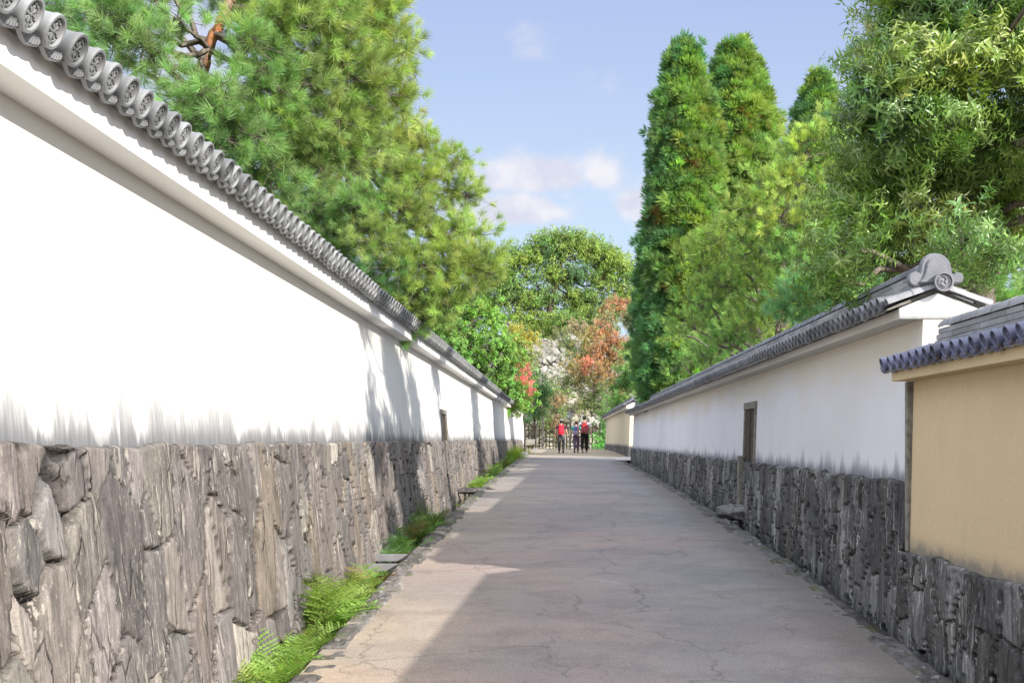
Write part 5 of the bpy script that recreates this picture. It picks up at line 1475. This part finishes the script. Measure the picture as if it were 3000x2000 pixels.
def person(x, y, H, label, shirt, trousers, pack, hair, phase, cap=None, shoe=(.03, .03, .03), sole=None, w=1.14, long_hair=False, pouch=None):
    y = y*K
    e = empty('person', (x, y, float(roadz(y)) + .012), label, 'person')
    s = H/1.75
    st = .17*phase
    hip = .90; sh = 1.42
    def P(a, b, c): return (a*s*w, b*s, c*s)
    # joints: legs (left -x, right +x); phase > 0: left foot forward (+y), right heel lifting
    fl = st; fr = -st
    def leg(sx, f):
        knee = (sx*.095, f*.55 + .04, .50); ank = (sx*.09, f - (.05 if f < 0 else 0), .09 + (.06 if f < 0 else 0)); return knee, ank
    kl, al = leg(-1, fl); kr, ar = leg(1, fr)
    V = [P(0, 0, hip+.05), P(0, -.01, 1.12), P(0, 0, 1.33), P(0, .01, 1.49), P(0, .02, 1.555), P(0, .025, 1.66), P(0, .02, 1.725)]
    Rd = [(.10*s, .075*s), (.10*s, .075*s), (.115*s, .08*s), .05*s, .058*s, (.078*s, .092*s), (.055*s, .065*s)]
    E = [(0, 1), (1, 2), (2, 3), (3, 4), (4, 5), (5, 6)]
    def chain(start, pts, rad):
        prev = start
        for p, r_ in zip(pts, rad):
            V.append(p); Rd.append(r_*s if not hasattr(r_, '__len__') else tuple(q*s for q in r_)); E.append((prev, len(V)-1)); prev = len(V)-1
        return prev
    for sx_, k, a in ((-1, kl, al), (1, kr, ar)):
        chain(0, [P(sx_*.09, 0, hip-.04), P(*k), P(k[0], (k[1]+a[1])/2-.03, (k[2]+a[2])/2+.03), P(*a), P(a[0], a[1]+.12, a[2]-.06)], [.088, .058, .055, .038, .035])
    for sx_, f in ((-1, -st), (1, st)):
        elb = (sx_*.245, -.03 + f*.3, 1.13); wr = (sx_*.27, .06 + f*.8, .90)
        hnd = chain(2, [P(sx_*.185, 0, sh), P(*elb), P(sx_*.262, .02+f*.55, 1.02), P(*wr), P(sx_*.272, .08+f*.85, .845)], [.056, .043, .040, .027, (.020, .036)])
        for q in range(4):
            fy = .055+.02*q
            chain(hnd, [P(sx_*.272, fy+f*.87, .80), P(sx_*(.262-.004*q), fy+.006+f*.87, .765+.004*abs(q-1.5))], [.0095, .008])
        chain(hnd, [P(sx_*.255, .115+f*.85, .835), P(sx_*.245, .125+f*.85, .805)], [.010, .0085])
    # nose and ears on the head
    chain(5, [P(0, .125, 1.645)], [.014])
    skin_obj('body', V, E, Rd, M_SKIN, e, 2)
    # shirt
    V = []; Rd = []; E = []
    V += [P(0, 0, hip-.02), P(0, -.01, 1.12), P(0, 0, 1.34), P(0, .01, 1.455)]; Rd += [(.175*s, .135*s), (.16*s, .125*s), (.165*s, .12*s), (.07*s, .07*s)]; E += [(0, 1), (1, 2), (2, 3)]
    for sx_, f in ((-1, -st), (1, st)):
        chain(2, [P(sx_*.185, 0, sh-.01), P(sx_*.232, -.015+f*.15, 1.24)], [.074, .066])
    skin_obj('shirt', V, E, Rd, shirt, e, 2)
    V = []; Rd = []; E = []
    V += [P(0, 0, hip+.15)]; Rd += [(.158*s, .125*s)]
    for sx_, k, a in ((-1, kl, al), (1, kr, ar)):
        chain(0, [P(sx_*.09, 0, hip-.06), P(*k), P(k[0], (k[1]+a[1])/2-.02, (k[2]+a[2])/2+.02), P(a[0], a[1], a[2]+.01)], [.112, .086, .078, .066])
    skin_obj('trousers', V, E, Rd, trousers, e, 2)
    M_SH = simple('shoe_'+label[:8].replace(' ', '_'), shoe, .7, .1, 9)
    for sx_, a in ((-1, al), (1, ar)):
        tilt = a[2] > .1
        mb = MB(); rings = []
        for t_, ww, hh in ((-.09, .030, .05), (-.06, .042, .085), (.0, .042, .09), (.07, .050, .06), (.13, .050, .045), (.17, .030, .03)):
            cx, cy = a[0], a[1]+.02+t_; lift_ = (a[2]-.09) + (-.30*t_ if tilt else 0)
            rings.append([P(cx+ww*math.cos(q), cy, max(0, lift_) + (hh if math.sin(q) > 0 else 0) * abs(math.sin(q))**.5) for q in np.linspace(0, 2*math.pi, 9)[:-1]])
        mb.rings(rings, True); o = mb.build('shoe', M_SH, None, True); o.parent = e
        if sole:
            mb = MB(); rings = []
            for t_, ww in ((-.10, .030), (-.06, .046), (.0, .046), (.07, .054), (.13, .054), (.175, .032)):
                cx, cy = a[0], a[1]+.02+t_; lift_ = max(0, (a[2]-.09) + (-.30*t_ if tilt else 0))
                rings.append([P(cx-ww, cy, lift_-.004), P(cx+ww, cy, lift_-.004), P(cx+ww, cy, lift_+.022), P(cx-ww, cy, lift_+.022)])
            mb.rings(rings, True); so_ = mb.build('sole', sole, None); so_.parent = o
    # hair / cap
    import bmesh
    def headcap(name, mat, r_, cz, cutz, back=0.0):
        bm = bmesh.new(); bmesh.ops.create_uvsphere(bm, u_segments=18, v_segments=12, radius=1)
        for v in list(bm.verts):
            if v.co.z < cutz and v.co.y > -.35 - back: bm.verts.remove(v)
            elif v.co.z < -.75: bm.verts.remove(v)
        for v in bm.verts:
            k = 1 + .05*math.sin(v.co.x*9+v.co.z*7)
            v.co = (v.co.x*r_*s*k*w, .02*s + (v.co.y*r_*1.14*s*k), cz*s + v.co.z*r_*1.22*s)
        me = bpy.data.meshes.new(name); bm.to_mesh(me); bm.free(); me.materials.append(mat)
        me.polygons.foreach_set('use_smooth', np.ones(len(me.polygons), bool))
        o = bpy.data.objects.new(name, me); COL.objects.link(o); o.parent = e
        so_ = o.modifiers.new('thick', 'SOLIDIFY'); so_.thickness = .012; so_.offset = -1
        return o
    headcap('hair', hair, .090 if not long_hair else .096, 1.655, -.1)
    if long_hair: softbox('hair_tail', P(0, -.10, 1.56), (.09*s, .06*s, .20*s), hair, e)
    if cap:
        headcap('cap', cap, .099, 1.675, .15, 10)
        mb = MB(); mb.box(P(-.07, .10, 1.69), P(.07, .20, 1.70), .004); o = mb.build('cap_brim', cap, None); o.parent = e
    # backpack
    pk = softbox('backpack', P(0, -.205, 1.20), (.30*s, .20*s, .50*s), pack, e, .82)
    o = softbox('front_pocket', P(0, -.315, 1.10), (.22*s, .07*s, .24*s), pouch or pack, e, .9); o.parent = pk
    o = softbox('top_lid', P(0, -.20, 1.43), (.24*s, .19*s, .10*s), pouch or pack, e, .8); o.parent = pk
    for sx_ in (-1, 1):
        mb = MB(); mb.tube([P(sx_*.10, -.12, 1.44), P(sx_*.12, .0, 1.485), P(sx_*.125, .11, 1.38), P(sx_*.13, .10, 1.15), P(sx_*.15, -.10, 1.05)], .016*s, 6)
        o = mb.build('shoulder_strap', pouch or pack, None, True); o.parent = pk
    return e
HAIRD = cloth('dark_hair', (.02, .017, .015)); HAIRB = cloth('brown_hair', (.06, .04, .025))
WHITE = simple('white_rubber', (.7, .7, .7), .6, .05, 5)
person(.07, 46.5, 1.68, 'walker in grey cap and maroon shirt with bright red backpack', cloth('maroon_cloth', (.10, .03, .06)), cloth('charcoal_cloth', (.075, .075, .085)), cloth('red_nylon', (.72, .03, .06)), HAIRD, 1, cap=cloth('grey_cap_cloth', (.22, .22, .24)))
person(.84, 47.0, 1.62, 'shorter walker in teal shirt with purple and grey backpack, in the middle', cloth('teal_cloth', (.03, .42, .36)), cloth('plum_cloth', (.14, .10, .17)), cloth('purple_nylon', (.13, .12, .30)), HAIRB, -1, w=1.05, long_hair=False, pouch=cloth('lilac_nylon', (.32, .30, .45)))
person(1.25, 46.6, 1.86, 'tallest walker in white shirt and black trousers with dark red backpack', cloth('white_cloth', (.66, .68, .78)), cloth('black_cloth', (.018, .018, .022)), cloth('crimson_nylon', (.38, .035, .05)), HAIRD, -1, sole=WHITE, pouch=cloth('grey_red_nylon', (.30, .08, .09)))
